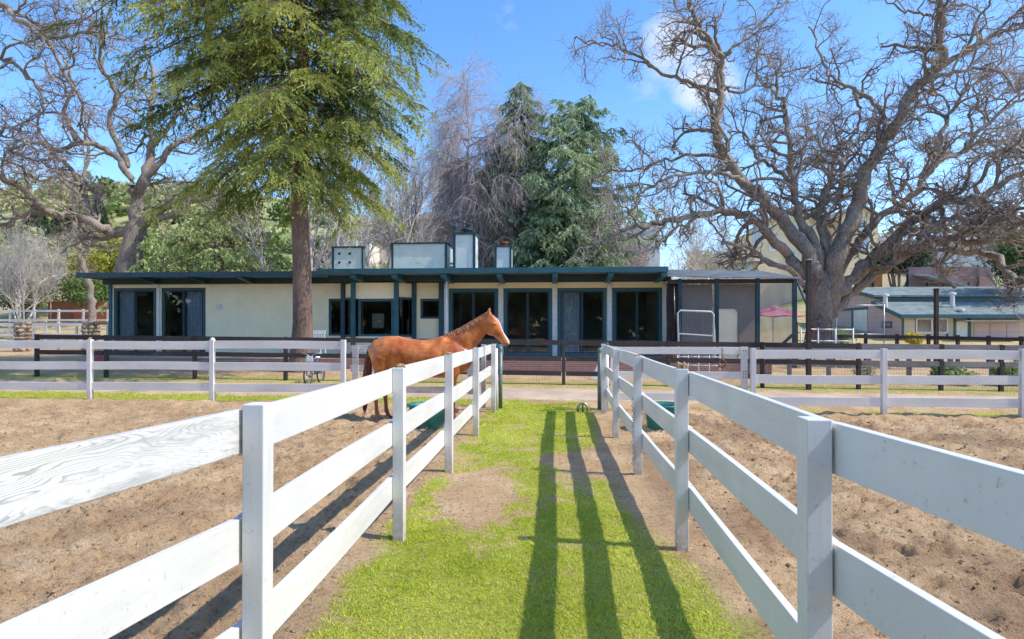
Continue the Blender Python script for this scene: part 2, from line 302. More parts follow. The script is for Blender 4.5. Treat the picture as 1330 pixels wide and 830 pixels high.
class MB:
    def __init__(s): s.v = []; s.f = []
    def add(s, vs, fs):
        k = len(s.v); s.v += [tuple(a) for a in vs]; s.f += [tuple(i+k for i in f) for f in fs]; return s
    def box(s, x0, x1, y0, y1, z0, z1):
        return s.add([(x0, y0, z0), (x1, y0, z0), (x1, y1, z0), (x0, y1, z0), (x0, y0, z1), (x1, y0, z1), (x1, y1, z1), (x0, y1, z1)],
                     [(0, 3, 2, 1), (4, 5, 6, 7), (0, 1, 5, 4), (1, 2, 6, 5), (2, 3, 7, 6), (3, 0, 4, 7)])
    def hexa(s, b, t):
        return s.add(list(b)+list(t), [(0, 3, 2, 1), (4, 5, 6, 7), (0, 1, 5, 4), (1, 2, 6, 5), (2, 3, 7, 6), (3, 0, 4, 7)])
    def beam(s, p, q, th, ht, top=True):
        """board from p to q; p,q give its top centre line; th = thickness, ht = height"""
        p = Vector(p); q = Vector(q); d = q-p; n = Vector((d.y, -d.x, 0)).normalized()*th/2; dz = Vector((0, 0, ht))
        return s.hexa([p+n-dz, q+n-dz, q-n-dz, p-n-dz], [p+n, q+n, q-n, p-n])
    def tube(s, pts, r, n=8, cap=True):
        P = [Vector(p) for p in pts]; k = len(P); r = r if isinstance(r, (list, tuple)) else [r]*k
        t0 = (P[1]-P[0]).normalized(); ref = Vector((0, 0, 1)) if abs(t0.z) < .9 else Vector((1, 0, 0)); u = t0.cross(ref).normalized()
        vs = []; fs = []
        for i in range(k):
            t = (P[min(i+1, k-1)]-P[max(i-1, 0)]).normalized(); u = (u-t*u.dot(t)).normalized(); w = t.cross(u)
            for j in range(n):
                a = 2*math.pi*j/n; vs.append(P[i]+(u*math.cos(a)+w*math.sin(a))*r[i])
        for i in range(k-1):
            for j in range(n):
                a = i*n+j; b = i*n+(j+1) % n; fs.append((a, b, b+n, a+n))
        if cap: fs.append(tuple(range(n-1, -1, -1))); fs.append(tuple((k-1)*n+j for j in range(n)))
        return s.add(vs, fs)
    def lathe(s, c, prof, n=20, sx=1, sy=1):
        vs = []; fs = []
        for r, z in prof:
            for j in range(n):
                a = 2*math.pi*j/n; vs.append((c[0]+r*sx*math.cos(a), c[1]+r*sy*math.sin(a), c[2]+z))
        for i in range(len(prof)-1):
            for j in range(n):
                a = i*n+j; b = i*n+(j+1) % n; fs.append((a, b, b+n, a+n))
        return s.add(vs, fs)
    def ring(s, c, R_, r, ax='Y', n=24, m=6):
        vs = []; fs = []
        for i in range(n):
            a = 2*math.pi*i/n
            for j in range(m):
                b = 2*math.pi*j/m; q = R_+r*math.cos(b); h = r*math.sin(b)
                p = {'Y': (q*math.cos(a), h, q*math.sin(a)), 'X': (h, q*math.cos(a), q*math.sin(a)), 'Z': (q*math.cos(a), q*math.sin(a), h)}[ax]
                vs.append((c[0]+p[0], c[1]+p[1], c[2]+p[2]))
        for i in range(n):
            for j in range(m):
                fs.append((i*m+j, ((i+1) % n)*m+j, ((i+1) % n)*m+(j+1) % m, i*m+(j+1) % m))
        return s.add(vs, fs)
    def build(s, name, mat, parent=None, loc=None, smooth=False, bevel=0, local=False):
        off = OFF[parent.name] if parent is not None else Vector(loc or (0, 0, 0))
        if local: off = Vector((0, 0, 0))
        me = bpy.data.meshes.new(name); me.from_pydata([tuple(Vector(a)-off) for a in s.v], [], s.f); me.update()
        if smooth: me.polygons.foreach_set('use_smooth', [True]*len(me.polygons))
        o = link_mesh(name, me, M[mat] if isinstance(mat, str) else mat, parent, loc)
        if bevel:
            b = o.modifiers.new('edge', 'BEVEL'); b.width = bevel; b.segments = 2; b.limit_method = 'ANGLE'
        return o
def copy_tree(o, parent=None):
    c = o.copy(); COL.objects.link(c)
    if parent is not None: c.parent = parent
    OFF[c.name] = OFF[o.name]
    for ch in [k for k in bpy.data.objects if k.parent == o]: copy_tree(ch, c)
    return c

# ------------------------------------------------------------------ ground
def ground():
    def axis(stops):
        out = [stops[0][0]]
        for (a, da), (b, db) in zip(stops, stops[1:]):
            while out[-1] < b-1e-6:
                t = (out[-1]-a)/(b-a); out.append(min(b, out[-1]+da*(1-t)+db*t))
        return np.array(out)
    xs = axis([(-900, 60), (-150, 8), (-40, 1.2), (-14, .12), (-5, .045), (0, .035), (5, .045), (13, .12), (40, 1.2), (150, 8), (900, 60)])
    ys = axis([(-120, 12), (-4, .5), (.8, .06), (1.6, .024), (6, .03), (14, .055), (18, .15), (30, .8), (160, 4), (900, 60)])
    X, Y = np.meshgrid(xs, ys); Z = H(X, Y)+rough(X, Y)
    nx, ny = len(xs), len(ys); v = np.stack([X, Y, Z], -1).reshape(-1, 3)
    i = (np.arange(ny-1)[:, None]*nx+np.arange(nx-1)[None]).ravel()
    g = grassmask(X, Y).ravel()
    pad = np.maximum(sm(LX+.05, LX-.1, X), sm(RX-.1, RX+.2, X))*(1-sm(12.9, 13.4, Y))
    damp = 1-pad*(.0+.95*sm(.42, .66, fbm(X*.9, Y*.9, 12)))*(X > 0)-pad*.45*sm(.5, .7, fbm(X*.9, Y*.9, 13))*(X < 0)
    o = mesh_np('ground', v, [np.stack([i, i+1, i+nx+1, i+nx], 1)], M['soil'], smooth=True, tone=np.clip(damp, 0, 1).ravel(), attrs={'grass': g})
    o['kind'] = 'structure'
    xs = np.arange(-60, 60.01, .25); t = np.linspace(0, 1, 15)
    e0 = 14.15+.25*(fbm(xs*.6, xs*0, 71)-.5)+.1*(vn(xs*3, xs*0, 3)-.5); e1 = 15.55+.3*(fbm(xs*.5, xs*0, 72)-.5)+.12*(vn(xs*3, xs*0, 4)-.5)
    Yr = e0[None]*(1-t[:, None])+e1[None]*t[:, None]; Xr = np.broadcast_to(xs[None], Yr.shape)
    Zr = H(Xr, Yr)+rough(Xr, Yr)+.012*np.sin(np.pi*np.clip(t, 0, 1))[:, None]**.3-.004
    nx = len(xs); i = (np.arange(14)[:, None]*nx+np.arange(nx-1)[None]).ravel()
    mesh_np('dirt_road', np.stack([Xr, Yr, Zr], -1).reshape(-1, 3), [np.stack([i, i+1, i+nx+1, i+nx], 1)], M['road'], smooth=True)['kind'] = 'structure'
ground()

def cards(c, d, ln, wd, tw=None):
    """one slim leaf triangle pair per centre: returns verts (4n,3), faces (n,4)"""
    n = len(c); d = d/np.maximum(1e-6, np.linalg.norm(d, axis=1, keepdims=True))
    q = rng.normal(size=(n, 3)); s = np.cross(d, q); s /= np.maximum(1e-6, np.linalg.norm(s, axis=1, keepdims=True))
    ln = np.broadcast_to(ln, (n,))[:, None]; wd = np.broadcast_to(wd, (n,))[:, None]
    v = np.stack([c-d*ln*.5, c+s*wd*.5, c+d*ln*.5, c-s*wd*.5], 1).reshape(-1, 3)
    return v, (np.arange(n)[:, None]*4+np.arange(4)[None])
def grass_blades():
    pts = []
    for (x0, x1, y0, y1, dens) in ((-1.5, 1.05, 1.5, 6, 9000), (-1.5, 1.05, 6, 14.2, 3600), (-14, -1.8, 13.3, 14.5, 1500), (2.4, 12, 12.9, 14.2, 900), (-14, 14, 15.4, 17, 320)):
        n = int((x1-x0)*(y1-y0)*dens); p = np.stack([rng.uniform(x0, x1, n), rng.uniform(y0, y1, n)], 1)
        keep = grassmask(p[:, 0], p[:, 1]) > rng.uniform(.03, .95, n)
        pts.append(p[keep])
    p = np.concatenate(pts); n = len(p); x, y = p.T
    z = H(x, y)+rough(x, y)-.002
    tall = .009+.010*rng.random(n)+.008*(fbm(x*3, y*3, 90) > .58); w = .0024+.0005*y
    tall = tall*(1+.35*sm(8, 14, y)); an = rng.uniform(0, 2*np.pi, n); lean = rng.normal(0, .9, (n, 2))*tall[:, None]
    sx, sy = np.cos(an)*w, np.sin(an)*w
    v = np.stack([np.stack([x-sx, y-sy, z], 1), np.stack([x+sx, y+sy, z], 1), np.stack([x+lean[:, 0], y+lean[:, 1], z+tall], 1)], 1).reshape(-1, 3)
    tone = np.clip(.15+.75*fbm(x*1.6, y*1.6, 91)+rng.normal(0, .2, n), 0, 1)
    o = mesh_np('grass', v, [np.arange(3*n).reshape(-1, 3)], M['turf'], tone=np.repeat(tone, 3)); setp(o, 'short bright green grass along the lane between the white fences', 'grass', kind='stuff')
grass_blades()
def clods():
    n = 46000; x = np.concatenate([rng.uniform(-12, LX-.2, n//2), rng.uniform(RX+.2, 12, n//2)]); y = 1.6+11*rng.random(n)**1.3
    s = .004+.013*rng.random(n)**5; s *= (1+.05*y)
    base = np.array([(1, 0, 0), (-1, 0, 0), (0, 1, 0), (0, -1, 0), (0, 0, 1), (0, 0, -1)], float)
    f = np.array([(0, 2, 4), (2, 1, 4), (1, 3, 4), (3, 0, 4), (2, 0, 5), (1, 2, 5), (3, 1, 5), (0, 3, 5)])
    v = base[None]*rng.uniform(.5, 1.3, (n, 6, 1))*s[:, None, None]
    v = v+rng.normal(0, .15, (n, 6, 3))*s[:, None, None]
    v[..., 0] += x[:, None]; v[..., 1] += y[:, None]; v[..., 2] = v[..., 2]*.8+(H(x, y)+rough(x, y)+s*.25)[:, None]
    o = mesh_np('soil_clods', v.reshape(-1, 3), [(np.arange(n)[:, None, None]*6+f[None]).reshape(-1, 3)], M['soil'], tone=np.repeat(.9+.1*rng.random(n), 6), attrs={'grass': np.zeros(6*n)})
    setp(o, 'loose clods of brown soil strewn over the paddocks', 'soil', kind='stuff')
clods()

def straw():
    n = 5200; x = rng.uniform(-8, 8, n); y = 1.6+12*rng.random(n)**1.2; z = H(x, y)+rough(x, y)+.006
    d = np.stack([rng.normal(size=n), rng.normal(size=n), rng.normal(0, .12, n)], 1); v, f = cards(np.stack([x, y, z], 1), d, rng.uniform(.02, .07, n), .0035+.0004*y)
    setp(mesh_np('straw', v, [f], M['raw_straw']), 'scattered bits of straw and dry leaf on the soil and turf', 'straw', kind='stuff')
M['raw_straw'] = paint('dry_straw', (.50, .37, .20), .9, .5, 6)
straw()

# ------------------------------------------------------------------ white fences
def post(parent, x, y, top, w=.1, mat='wz', dmg=0, bot=None, cap=None):
    z0 = (hz(x, y) if bot is None else bot)-.15; tl = random.uniform(-.006, .006); b = MB()
    b.hexa([(x-w/2, y-w/2, z0), (x+w/2, y-w/2, z0), (x+w/2, y+w/2, z0), (x-w/2, y+w/2, z0)],
           [(x-w/2+tl, y-w/2, top), (x+w/2+tl, y-w/2, top), (x+w/2+tl, y+w/2, top), (x-w/2+tl, y+w/2, top)])
    o = b.build('post', mat, parent, bevel=.005)
    if dmg:
        c = MB(); n = 9
        for k in range(16):
            a = random.uniform(0, 6.28); rr = random.uniform(0, w*.38); h = random.uniform(.010, .034)*dmg; px, py = x+rr*math.cos(a), y+rr*math.sin(a)
            s = random.uniform(.010, .018)
            c.hexa([(px-s, py-s, top-.004), (px+s, py-s, top-.004), (px+s, py+s, top-.004), (px-s, py+s, top-.004)],
                   [(px-s*.6, py-s*.6, top+h), (px+s*.8, py-s*.5, top+h*.6), (px+s*.6, py+s*.6, top+h*.9), (px-s*.6, py+s*.6, top+h*1.2)])
        c.build('splintered_top', 'raw', o)
    if cap:
        MB().lathe((x, y, top), [(0.001, .05), (.03, .045), (.05, .02), (.052, 0)], 14).build('cap', 'wz', o, smooth=True)
    return o
def rails(parent, A, B, tops, shift, w=.1, th=.04, ht=.19, mats=None, mat='wy'):
    d = (Vector(B)-Vector(A)).normalized(); n = Vector((d.y, -d.x, 0))*shift
    for k, (ta, tb) in enumerate(tops):
        p = Vector((A[0], A[1], ta))+d*(w/2+.003)+n; q = Vector((B[0], B[1], tb))-d*(w/2+.003)+n
        p.z += random.uniform(-.008, .008); q.z += random.uniform(-.008, .008)
        # a slightly bowed board in four lengths
        b = MB(); bow = random.uniform(-.012, .012); hh = ht*random.uniform(.96, 1.03); N = 4; ring = []
        nn = Vector((d.y, -d.x, 0))*th/2
        for i in range(N+1):
            c = p.lerp(q, i/N)+Vector((0, 0, bow*math.sin(math.pi*i/N))); up = Vector((0, 0, 0)); dn = Vector((0, 0, -hh))
            ring += [c+nn+dn, c-nn+dn, c-nn+up, c+nn+up]
        fs = []
        for i in range(N):
            for j in range(4): fs.append((i*4+j, i*4+(j+1) % 4, i*4+4+(j+1) % 4, i*4+4+j))
        fs += [(3, 2, 1, 0), (4*N, 4*N+1, 4*N+2, 4*N+3)]
        b.add(ring, [tuple(reversed(f)) for f in fs])
        o = b.build('rail', (mats or {}).get(k, mat), parent, bevel=.004)
        if mat == 'wy' and (mats or {}).get(k): o['label'] = 'top rail with peeling paint and exposed wood grain'
YS = [-2.5, 0.05, 2.45, 4.95, 7.3, 9.8, 12.6]
TOPS = [1.41, .965, .51]
def lane_fence(label, side, XS, YS_, dm, worn=()):
    t = thing('lane_fence', label, 'fence', (XS[2], YS_[2], 0)); n = len(YS_)
    for i in range(n):
        x, y = XS[i], YS_[i]; post(t, x, y, 1.425+random.uniform(-.012, .012), w=.092, dmg=dm.get(i, 0))
        if i:
            A, B = (XS[i-1]+side*.068, YS_[i-1], 0), (XS[i]+side*.068, YS_[i], 0)
            rails(t, A, B, [(z, z) for z in TOPS], 0, w=-.0, mats={0: 'worn'} if i in worn else None)
lane_fence('white three-rail fence left of the grass lane, peeling paint on its nearest top rail', -1, [-2.07, -1.65, -1.25, -1.295, -1.29, -1.285, -1.28], YS, {3: .9, 4: .8}, (1, 2))
YR = [-2.5, -.1, 2.3, 4.85, 7.3, 9.75, 12.55]
lane_fence('white three-rail timber fence right of the grass lane, casting rail shadows on the turf', 1, [1.62, 1.295, .965, 1.01, 1.0, .985, 1.02], YR, {3: 1.5, 4: .7})
def cross(label, pxs, Y, tops, name='paddock_fence', gaps=(), caps=(), dmg=(), Y1=None):
    X = [XA(p, Y) for p in pxs]; t = thing(name, label, 'fence', (X[0], Y, hz(X[0], Y)))
    for i, x in enumerate(X):
        post(t, x, Y, tops[0]+.03, dmg=1.5 if i in dmg else 0, cap=i in caps)
        if i: rails(t, (X[i-1], Y, 0), (x, Y, 0), [(z, z) for z in tops], -.0, mat='wx', ht=.185)
    return t
cross('white three-rail fence crossing the far end of the left paddock', [-210, -45, 117, 276, 446], 13.25, [1.47, .985, .50], caps=(3,), dmg=(2,))
cross('white three-rail fence crossing the far end of the right paddock', [978, 1148, 1328, 1510], 12.9, [1.31, .79, .33])
def field_gate(px0, px1, Y, tops, label, mat, stile):
    x0, x1 = XA(px0, Y), XA(px1, Y); t = thing('paddock_gate', label, 'gate', (x0, Y, hz(x0, Y)))
    for z in tops: MB().beam((x0+.06, Y, z), (x1-.06, Y, z), .035, .15).build('rail', mat, t, bevel=.003)
    for x in stile: MB().box(XA(x, Y)-.07, XA(x, Y)+.07, Y-.045, Y-.02, tops[-1]-.17, tops[0]+.01).build('stile', mat, t, bevel=.003)
    g = MB()
    for x in (x0+.12, x1-.12): g.beam((x, Y-.05, tops[0]-.05), ((x0+x1)/2, Y-.05, tops[-1]-.08), .02, .05)
    return t
lg = field_gate(452, 622, 13.3, [1.37, .93, .46], 'weathered grey-white board gate behind the horse', 'wold', (462, 612))
post(lg, XA(628, 13.3), 13.3, 1.40, mat='wold')
rg = field_gate(790, 972, 13.0, [1.36, .84, .38], 'white board gate with bolted end board beside the right lane fence', 'wx', (797, 966))
b = MB()
for dz in (.06, .5, .56, .62, 1.04):
    for dx in (-.02, .03): x = XA(966, 13.0)+dx; b.box(x-.009, x+.009, 12.94, 12.956, 1.35-dz-.01, 1.35-dz+.008)
b.build('bolts', 'black', rg)
x = XA(938, 12.9); b = MB().ring((x, 12.9, 1.02), .075, .016, 'Y', 16, 6); b.tube([(x-.07, 12.9, .96), (x, 12.9, .93), (x+.07, 12.9, .98)], .014, 6)
for k in range(7): b.ring((x+(.004 if k % 2 else -.004), 12.9, 1.12+k*.035), .02, .005, 'Y' if k % 2 else 'X', 10, 4)
setp(b.build('gate_chain', 'rust', loc=(x, 12.9, 1.0), smooth=True), 'rusty chain and ring hanging from the white board gate', 'chain')
# lane-end posts and pipes
def pipe(px, Y, top, r, mat, label, capm='gpipe'):
    x = XA(px, Y); z0 = hz(x, Y); t = thing('gate_post', label, 'post', (x, Y, z0))
    MB().tube([(x, Y, z0-.1), (x, Y, top-.1)], r, 14).build('pipe', mat, t, smooth=True)
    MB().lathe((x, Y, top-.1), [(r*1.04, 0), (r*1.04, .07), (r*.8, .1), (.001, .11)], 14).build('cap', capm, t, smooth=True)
pipe(643.5, 12.95, 1.43, .052, 'wpipe', 'white metal gate post at the end of the left lane fence', 'dteal')
pipe(650, 13.2, 1.35, .045, 'gpipe', 'grey-green metal gate post beyond the left lane fence')
pipe(779, 13.2, 1.33, .05, 'gpipe', 'grey-green metal gate post beyond the right lane fence')
pipe(787.5, 12.85, 1.46, .055, 'wpipe', 'white metal gate post at the end of the right lane fence', 'dteal')
x, y = XA(757, 12.7), 12.7; z = hz(x, y)
t = thing('gate_stop', 'small grey metal hoop gate stop standing in the lane grass', 'gate stop', (x, y, z))
MB().tube([(x-.1, y, z-.02), (x-.1, y, z+.1), (x-.06, y, z+.17), (x, y, z+.19), (x+.06, y, z+.17), (x+.1, y, z+.1), (x+.1, y, z-.02)], .026, 8).build('hoop', 'steel', t, smooth=True)
MB().tube([(x, y+.02, z-.02), (x, y, z+.18)], .016, 6).build('bar', 'black', t, smooth=True)
x, y = RX-.062, 7.24; b = MB()
for k in range(26):
    zz = .93-k*.031; b.ring((x-.006*math.sin(k*.8), y-.03+.012*math.sin(k*.5), zz), .017, .0045, 'Y' if k % 2 else 'X', 10, 4)
setp(b.build('fence_chain', 'steel', loc=(x, y, .5), smooth=True), 'steel chain hanging down a post of the right lane fence', 'chain')

# ------------------------------------------------------------------ dark fence with wire mesh
def dark_fence():
    Y = 16.0; pxs = [48, 138, 253, 371, 489, 610, 732, 868, 990, 1115, 1222, 1300, 1420]; X = [XA(p, Y) for p in pxs]
    t = thing('dark_rail_fence', 'dark brown timber rail fence with wire mesh in front of the house', 'fence', (X[0], Y, hz(X[0], Y)))
    zt = lambda x: float(np.interp(x, [-15, 0, 12], [1.60, 1.46, 1.34]))
    for i, x in enumerate(X):
        MB().box(x-.045, x+.045, Y-.045, Y+.045, hz(x, Y)-.1, zt(x)).build('post', 'dark', t, bevel=.005)
        if i:
            a, b_ = X[i-1], x; rr = [.01, .44] + ([.83] if 5 <= i <= 8 else [])
            for k, dz in enumerate(rr):
                MB().beam((a+.06, Y-.03, zt(a)-dz), (b_-.06, Y-.03, zt(b_)-dz), .035, .125).build('rail', 'grey' if i >= 10 else 'dark', t, bevel=.003)
    b = MB(); x = X[0]+.1
    while x < X[-1]-.1:
        b.box(x-.0017, x+.0017, Y+.06, Y+.0634, hz(x, Y)+.04, zt(x)-.05); x += .075
    for k in range(15):
        for a, c in zip(X, X[1:]):
            za = hz(a, Y)+.05+(zt(a)-hz(a, Y)-.12)*k/14; zc = hz(c, Y)+.05+(zt(c)-hz(c, Y)-.12)*k/14
            b.beam((a, Y+.065, za), (c, Y+.065, zc), .0034, .0034)
    b.build('wire_mesh', 'steel', t)
dark_fence()
x = XA(1049, 15.9); t = thing('timber_pole', 'tall dark square timber pole in the wire mesh fence before the oak', 'pole', (x, 15.9, hz(x, 15.9)))
MB().box(x-.055, x+.055, 15.79, 15.9, hz(x, 15.9)-.1, ZA(338, 1049, 15.8)).build('shaft', 'dark', t, bevel=.01)
MB().box(x-.063, x+.063, 15.78, 15.91, ZA(338, 1049, 15.8), ZA(338, 1049, 15.8)+.03).build('cap', 'steel', t, bevel=.01)

# ------------------------------------------------------------------ house
def wall_boxes(b, x0, x1, z0, z1, y0, y1, ops):
    xs = sorted({x0, x1, *[o[0] for o in ops], *[o[1] for o in ops]})
    for a, c in zip(xs, xs[1:]):
        zs = [(z0, z1)]; m = (a+c)/2
        for o in ops:
            if o[0] < m < o[1]:
                nz = []
                for (p, q) in zs:
                    if o[2] > p: nz.append((p, min(q, o[2])))
                    if o[3] < q: nz.append((max(p, o[3]), q))
                zs = [(p, q) for p, q in nz if q-p > 1e-4]
        for p, q in zs: b.box(a, c, y0, y1, p, q)
def glazed(parent, name, x0, x1, z0, z1, y, leaves=2, fw=.09, fm='teal', curtain=(), mid=True):
    f = MB(); f.box(x0, x1, y-.05, y+.05, z1-fw, z1); f.box(x0, x1, y-.05, y+.05, z0, z0+fw*.8)
    f.box(x0, x0+fw, y-.048, y+.048, z0+fw*.8, z1-fw); f.box(x1-fw, x1, y-.048, y+.048, z0+fw*.8, z1-fw)
    w = (x1-x0-2*fw)/leaves
    fo = f.build(name, fm, parent, bevel=.004)
    for k in range(leaves):
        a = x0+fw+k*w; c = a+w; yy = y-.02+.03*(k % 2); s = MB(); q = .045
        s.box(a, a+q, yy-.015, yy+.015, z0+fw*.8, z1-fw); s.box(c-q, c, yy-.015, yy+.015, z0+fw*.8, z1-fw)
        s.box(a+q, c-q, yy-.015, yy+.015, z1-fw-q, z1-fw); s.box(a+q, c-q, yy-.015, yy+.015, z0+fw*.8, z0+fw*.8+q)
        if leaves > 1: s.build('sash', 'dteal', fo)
        q_ = q if leaves > 1 else 0
        MB().box(a+q_, c-q_, yy-.003, yy+.003, z0+fw*.8+q_, z1-fw-q_).build('pane', 'glass', fo)
        if k in curtain:
            n = 26; vs = []
            for i in range(n+1):
                xx = a+.05+(w-.1)*i/n*(.95 if k == 0 else .9); yo = y+.09+.03*math.sin(i*1.35)
                vs += [(xx, yo, z0+.05), (xx, yo, z1-.05)]
            MB().add(vs, [(2*i, 2*i+2, 2*i+3, 2*i+1) for i in range(n)]).build('curtain', 'curt', fo, smooth=True)
    return fo
YW = 21.0
HX0, HX1 = XA(143, YW), XA(866, YW)
house = thing('ranch_house', 'long low cream ranch house with teal trim, sliding glass doors and flat roof', 'house', (0, YW, .4))
Zf, Zt = .80, ZA(367, 665, YW)
X21 = lambda p: XA(p, YW)
doors = [(148, 203, 374, 1), (210, 267, 374, 1)]
right = [(583, 647), (654, 717), (724, 788), (795, 860)]
ops = []
dtop = 3.17
for (a, c, *_r) in doors: ops.append((X21(a), X21(c), Zf, ZA(374, 200, YW)))
for (a, c) in right: ops.append((X21(a), X21(c), Zf, dtop))
w1 = (X21(427), X21(446), ZA(436, 430, YW), ZA(388, 430, YW)); w2 = (X21(546), X21(576), ZA(414, 560, YW), ZA(388, 560, YW))
bay = (X21(447), X21(538), Zf, Zt-.02)
ops += [w1, w2, bay]
b = MB(); wall_boxes(b, HX0, HX1, Zf, Zt, YW, YW+.2, ops)
b.box(HX0, HX0+.2, YW+.2, YW+8, Zf, Zt); b.box(HX1-.2, HX1, YW+.2, YW+8, Zf, Zt); b.box(HX0+.2, HX1-.2, YW+7.8, YW+8, Zf, Zt)
wl = b.build('wall', 'cream', house)
MB().box(HX0+.21, HX1-.21, YW+3.2, YW+3.3, Zf, Zt).build('room_wall', 'inner', house)
MB().box(HX0+.21, HX1-.21, YW+.21, YW+7.79, Zf-.02, Zf+.02).build('floor_slab', 'inner', house)
MB().box(HX0+.21, HX1-.21, YW+.21, YW+7.79, Zt-.05, Zt-.01).build('ceiling_panel', 'inner', house)
for i, (a, c, *_r) in enumerate(doors):
    glazed(house, 'sliding_door', X21(a), X21(c), Zf, ZA(374, 200, YW), YW+.04, curtain=(0,) if i == 0 else (1,))
for i, (a, c) in enumerate(right): glazed(house, 'sliding_door', X21(a), X21(c), Zf, dtop, YW+.04, fm='tealb', fw=.11, curtain=(0,) if i == 2 else ())
glazed(house, 'window', *w1, YW+.04, leaves=1); glazed(house, 'window', *w2, YW+.04, leaves=1)
MB().box(X21(205.5), X21(208), YW-.05, YW+.02, Zf, ZA(371, 200, YW)).build('mullion_post', 'wpipe', house)
MB().box(X21(145)-.08, X21(145)+.03, YW-.06, YW+.02, Zf, Zt).build('corner_trim', 'tealb', house)
for p in (580, 650.5, 720.5, 791.5, 863): MB().box(X21(p)-.075, X21(p)+.075, YW-.09, YW-.003, Zf, Zt-.06).build('post', 'wpipe', house, bevel=.01)
# bay window
YB = 20.35
xa, xb, xc, xd = X21(447), XA(462, YB), XA(515, YB), X21(538)
zb0, zb1 = ZA(437, 490, YB), ZA(388, 490, YB)
for z0, z1 in ((Zf, zb0), (zb1, Zt-.03)): MB().add([(xa, YW, z0), (xb, YB, z0), (xc, YB, z0), (xd, YW, z0), (xd-.1, YW, z0), (xc-.04, YB+.1, z0), (xb+.04, YB+.1, z0), (xa+.1, YW, z0)]+[(xa, YW, z1), (xb, YB, z1), (xc, YB, z1), (xd, YW, z1), (xd-.1, YW, z1), (xc-.04, YB+.1, z1), (xb+.04, YB+.1, z1), (xa+.1, YW, z1)], [(i, (i+1) % 8, (i+1) % 8+8, i+8) for i in range(8)]+[(7, 6, 1, 0), (6, 5, 2, 1), (5, 4, 3, 2), (8, 9, 14, 15), (9, 10, 13, 14), (10, 11, 12, 13)]).build('bay_wall', 'cream', house)
glazed(house, 'bay_window', xb+.09, xc-.09, zb0, zb1, YB+.04, leaves=1, fm='tealb')
bs = MB()
for (p, q) in (((xa+.06, YW-.03), (xb-.05, YB+.03)), ((xc+.05, YB+.03), (xd-.06, YW-.03))):
    MB().hexa([(*p, zb0), (*q, zb0), (q[0], q[1]+.012, zb0), (p[0], p[1]+.012, zb0)], [(*p, zb1), (*q, zb1), (q[0], q[1]+.012, zb1), (p[0], p[1]+.012, zb1)]).build('side_pane', 'glass', house)
    for z in (zb0-.04, zb1-.04): MB().beam((*p, z+.1), (*q, z+.1), .11, .08).build('bay_frame', 'teal', house)
for p, yy in ((459, YB-.02), (515, YB-.02), (446, YW-.04), (538, YW-.04), (579-6, YW-.05)):
    MB().box(XA(p, yy)-.075, XA(p, yy)+.075, yy-.08, yy+.05, Zf, Zt).build('post', 'tealb' if yy < 20.6 else 'teal', house, bevel=.006)
MB().tube([(XA(580, 19.6), 19.6, Zf), (XA(580, 19.6), 19.6, 3.3)], .035, 8).build('downpipe', 'wpipe', house, smooth=True)
x = XA(285, YW); MB().box(x-.09, x+.09, YW-.05, YW-.002, ZA(402, 285, YW), ZA(395, 285, YW)).build('wall_lamp', 'wpipe', house, bevel=.01)
x = XA(473, YB+.3); MB().box(XA(484, YB+.35), XA(499, YB+.35), YB+.3, YB+.32, ZA(426, 490, YB), ZA(407, 490, YB)).build('notice', 'tan', house)
# roof
ZE = 3.60
rl0, rl1 = XA(100, 19.9), XA(418, 19.9); rr0, rr1 = XA(412, 19.3), XA(867, 19.3)
def roofslab(x0, x1, y0, z, name, m='roofing'):
    b = MB(); b.hexa([(x0, y0+.03, z), (x1, y0+.03, z), (x1, YW+9, z+.10), (x0, YW+9, z+.10)], [(x0, y0+.03, z+.12), (x1, y0+.03, z+.12), (x1, YW+9, z+.22), (x0, YW+9, z+.22)])
    return b.build(name, m, house)
roofslab(rl0, rr0+.0, 19.9, ZE-.03, 'roof'); roofslab(rr0+.003, rr1, 19.3, ZE-.02, 'roof')
MB().box(rl0-.02, rr0-.003, 19.86, 19.93, ZE-.06, ZE+.11).build('fascia', 'teal', house, bevel=.004)
MB().box(rr0-.02, rr1+.02, 19.26, 19.33, ZE-.05, ZE+.12).build('fascia', 'tealb', house, bevel=.004)
MB().box(rl0-.02, rl0+.04, 19.94, YW+9, ZE-.05, ZE+.13).build('fascia', 'teal', house)
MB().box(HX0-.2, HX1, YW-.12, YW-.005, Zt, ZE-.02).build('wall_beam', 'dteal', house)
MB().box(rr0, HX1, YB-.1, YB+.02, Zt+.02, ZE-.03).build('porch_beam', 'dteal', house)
for p in (205, 268, 328, 397): x = X21(p); MB().hexa([(x-.08, YW-.1, Zt+.0), (x+.08, YW-.1, Zt+.0), (x+.08, 19.95, Zt+.16), (x-.08, 19.95, Zt+.16)][::1], [(x-.08, YW-.1, ZE-.035), (x+.08, YW-.1, ZE-.035), (x+.08, 19.95, ZE-.035), (x-.08, 19.95, ZE-.035)]).build('rafter', 'teal', house)
for p in (460, 513.5, 577, 649, 721, 793, 862): x = XA(p, 19.5); MB().hexa([(x-.09, YW-.1, Zt-.04), (x+.09, YW-.1, Zt-.04), (x+.09, 19.35, Zt+.05), (x-.09, 19.35, Zt+.05)], [(x-.09, YW-.1, ZE-.03), (x+.09, YW-.1, ZE-.03), (x+.09, 19.35, ZE-.03), (x-.09, 19.35, ZE-.03)]).build('rafter', 'tealb', house)
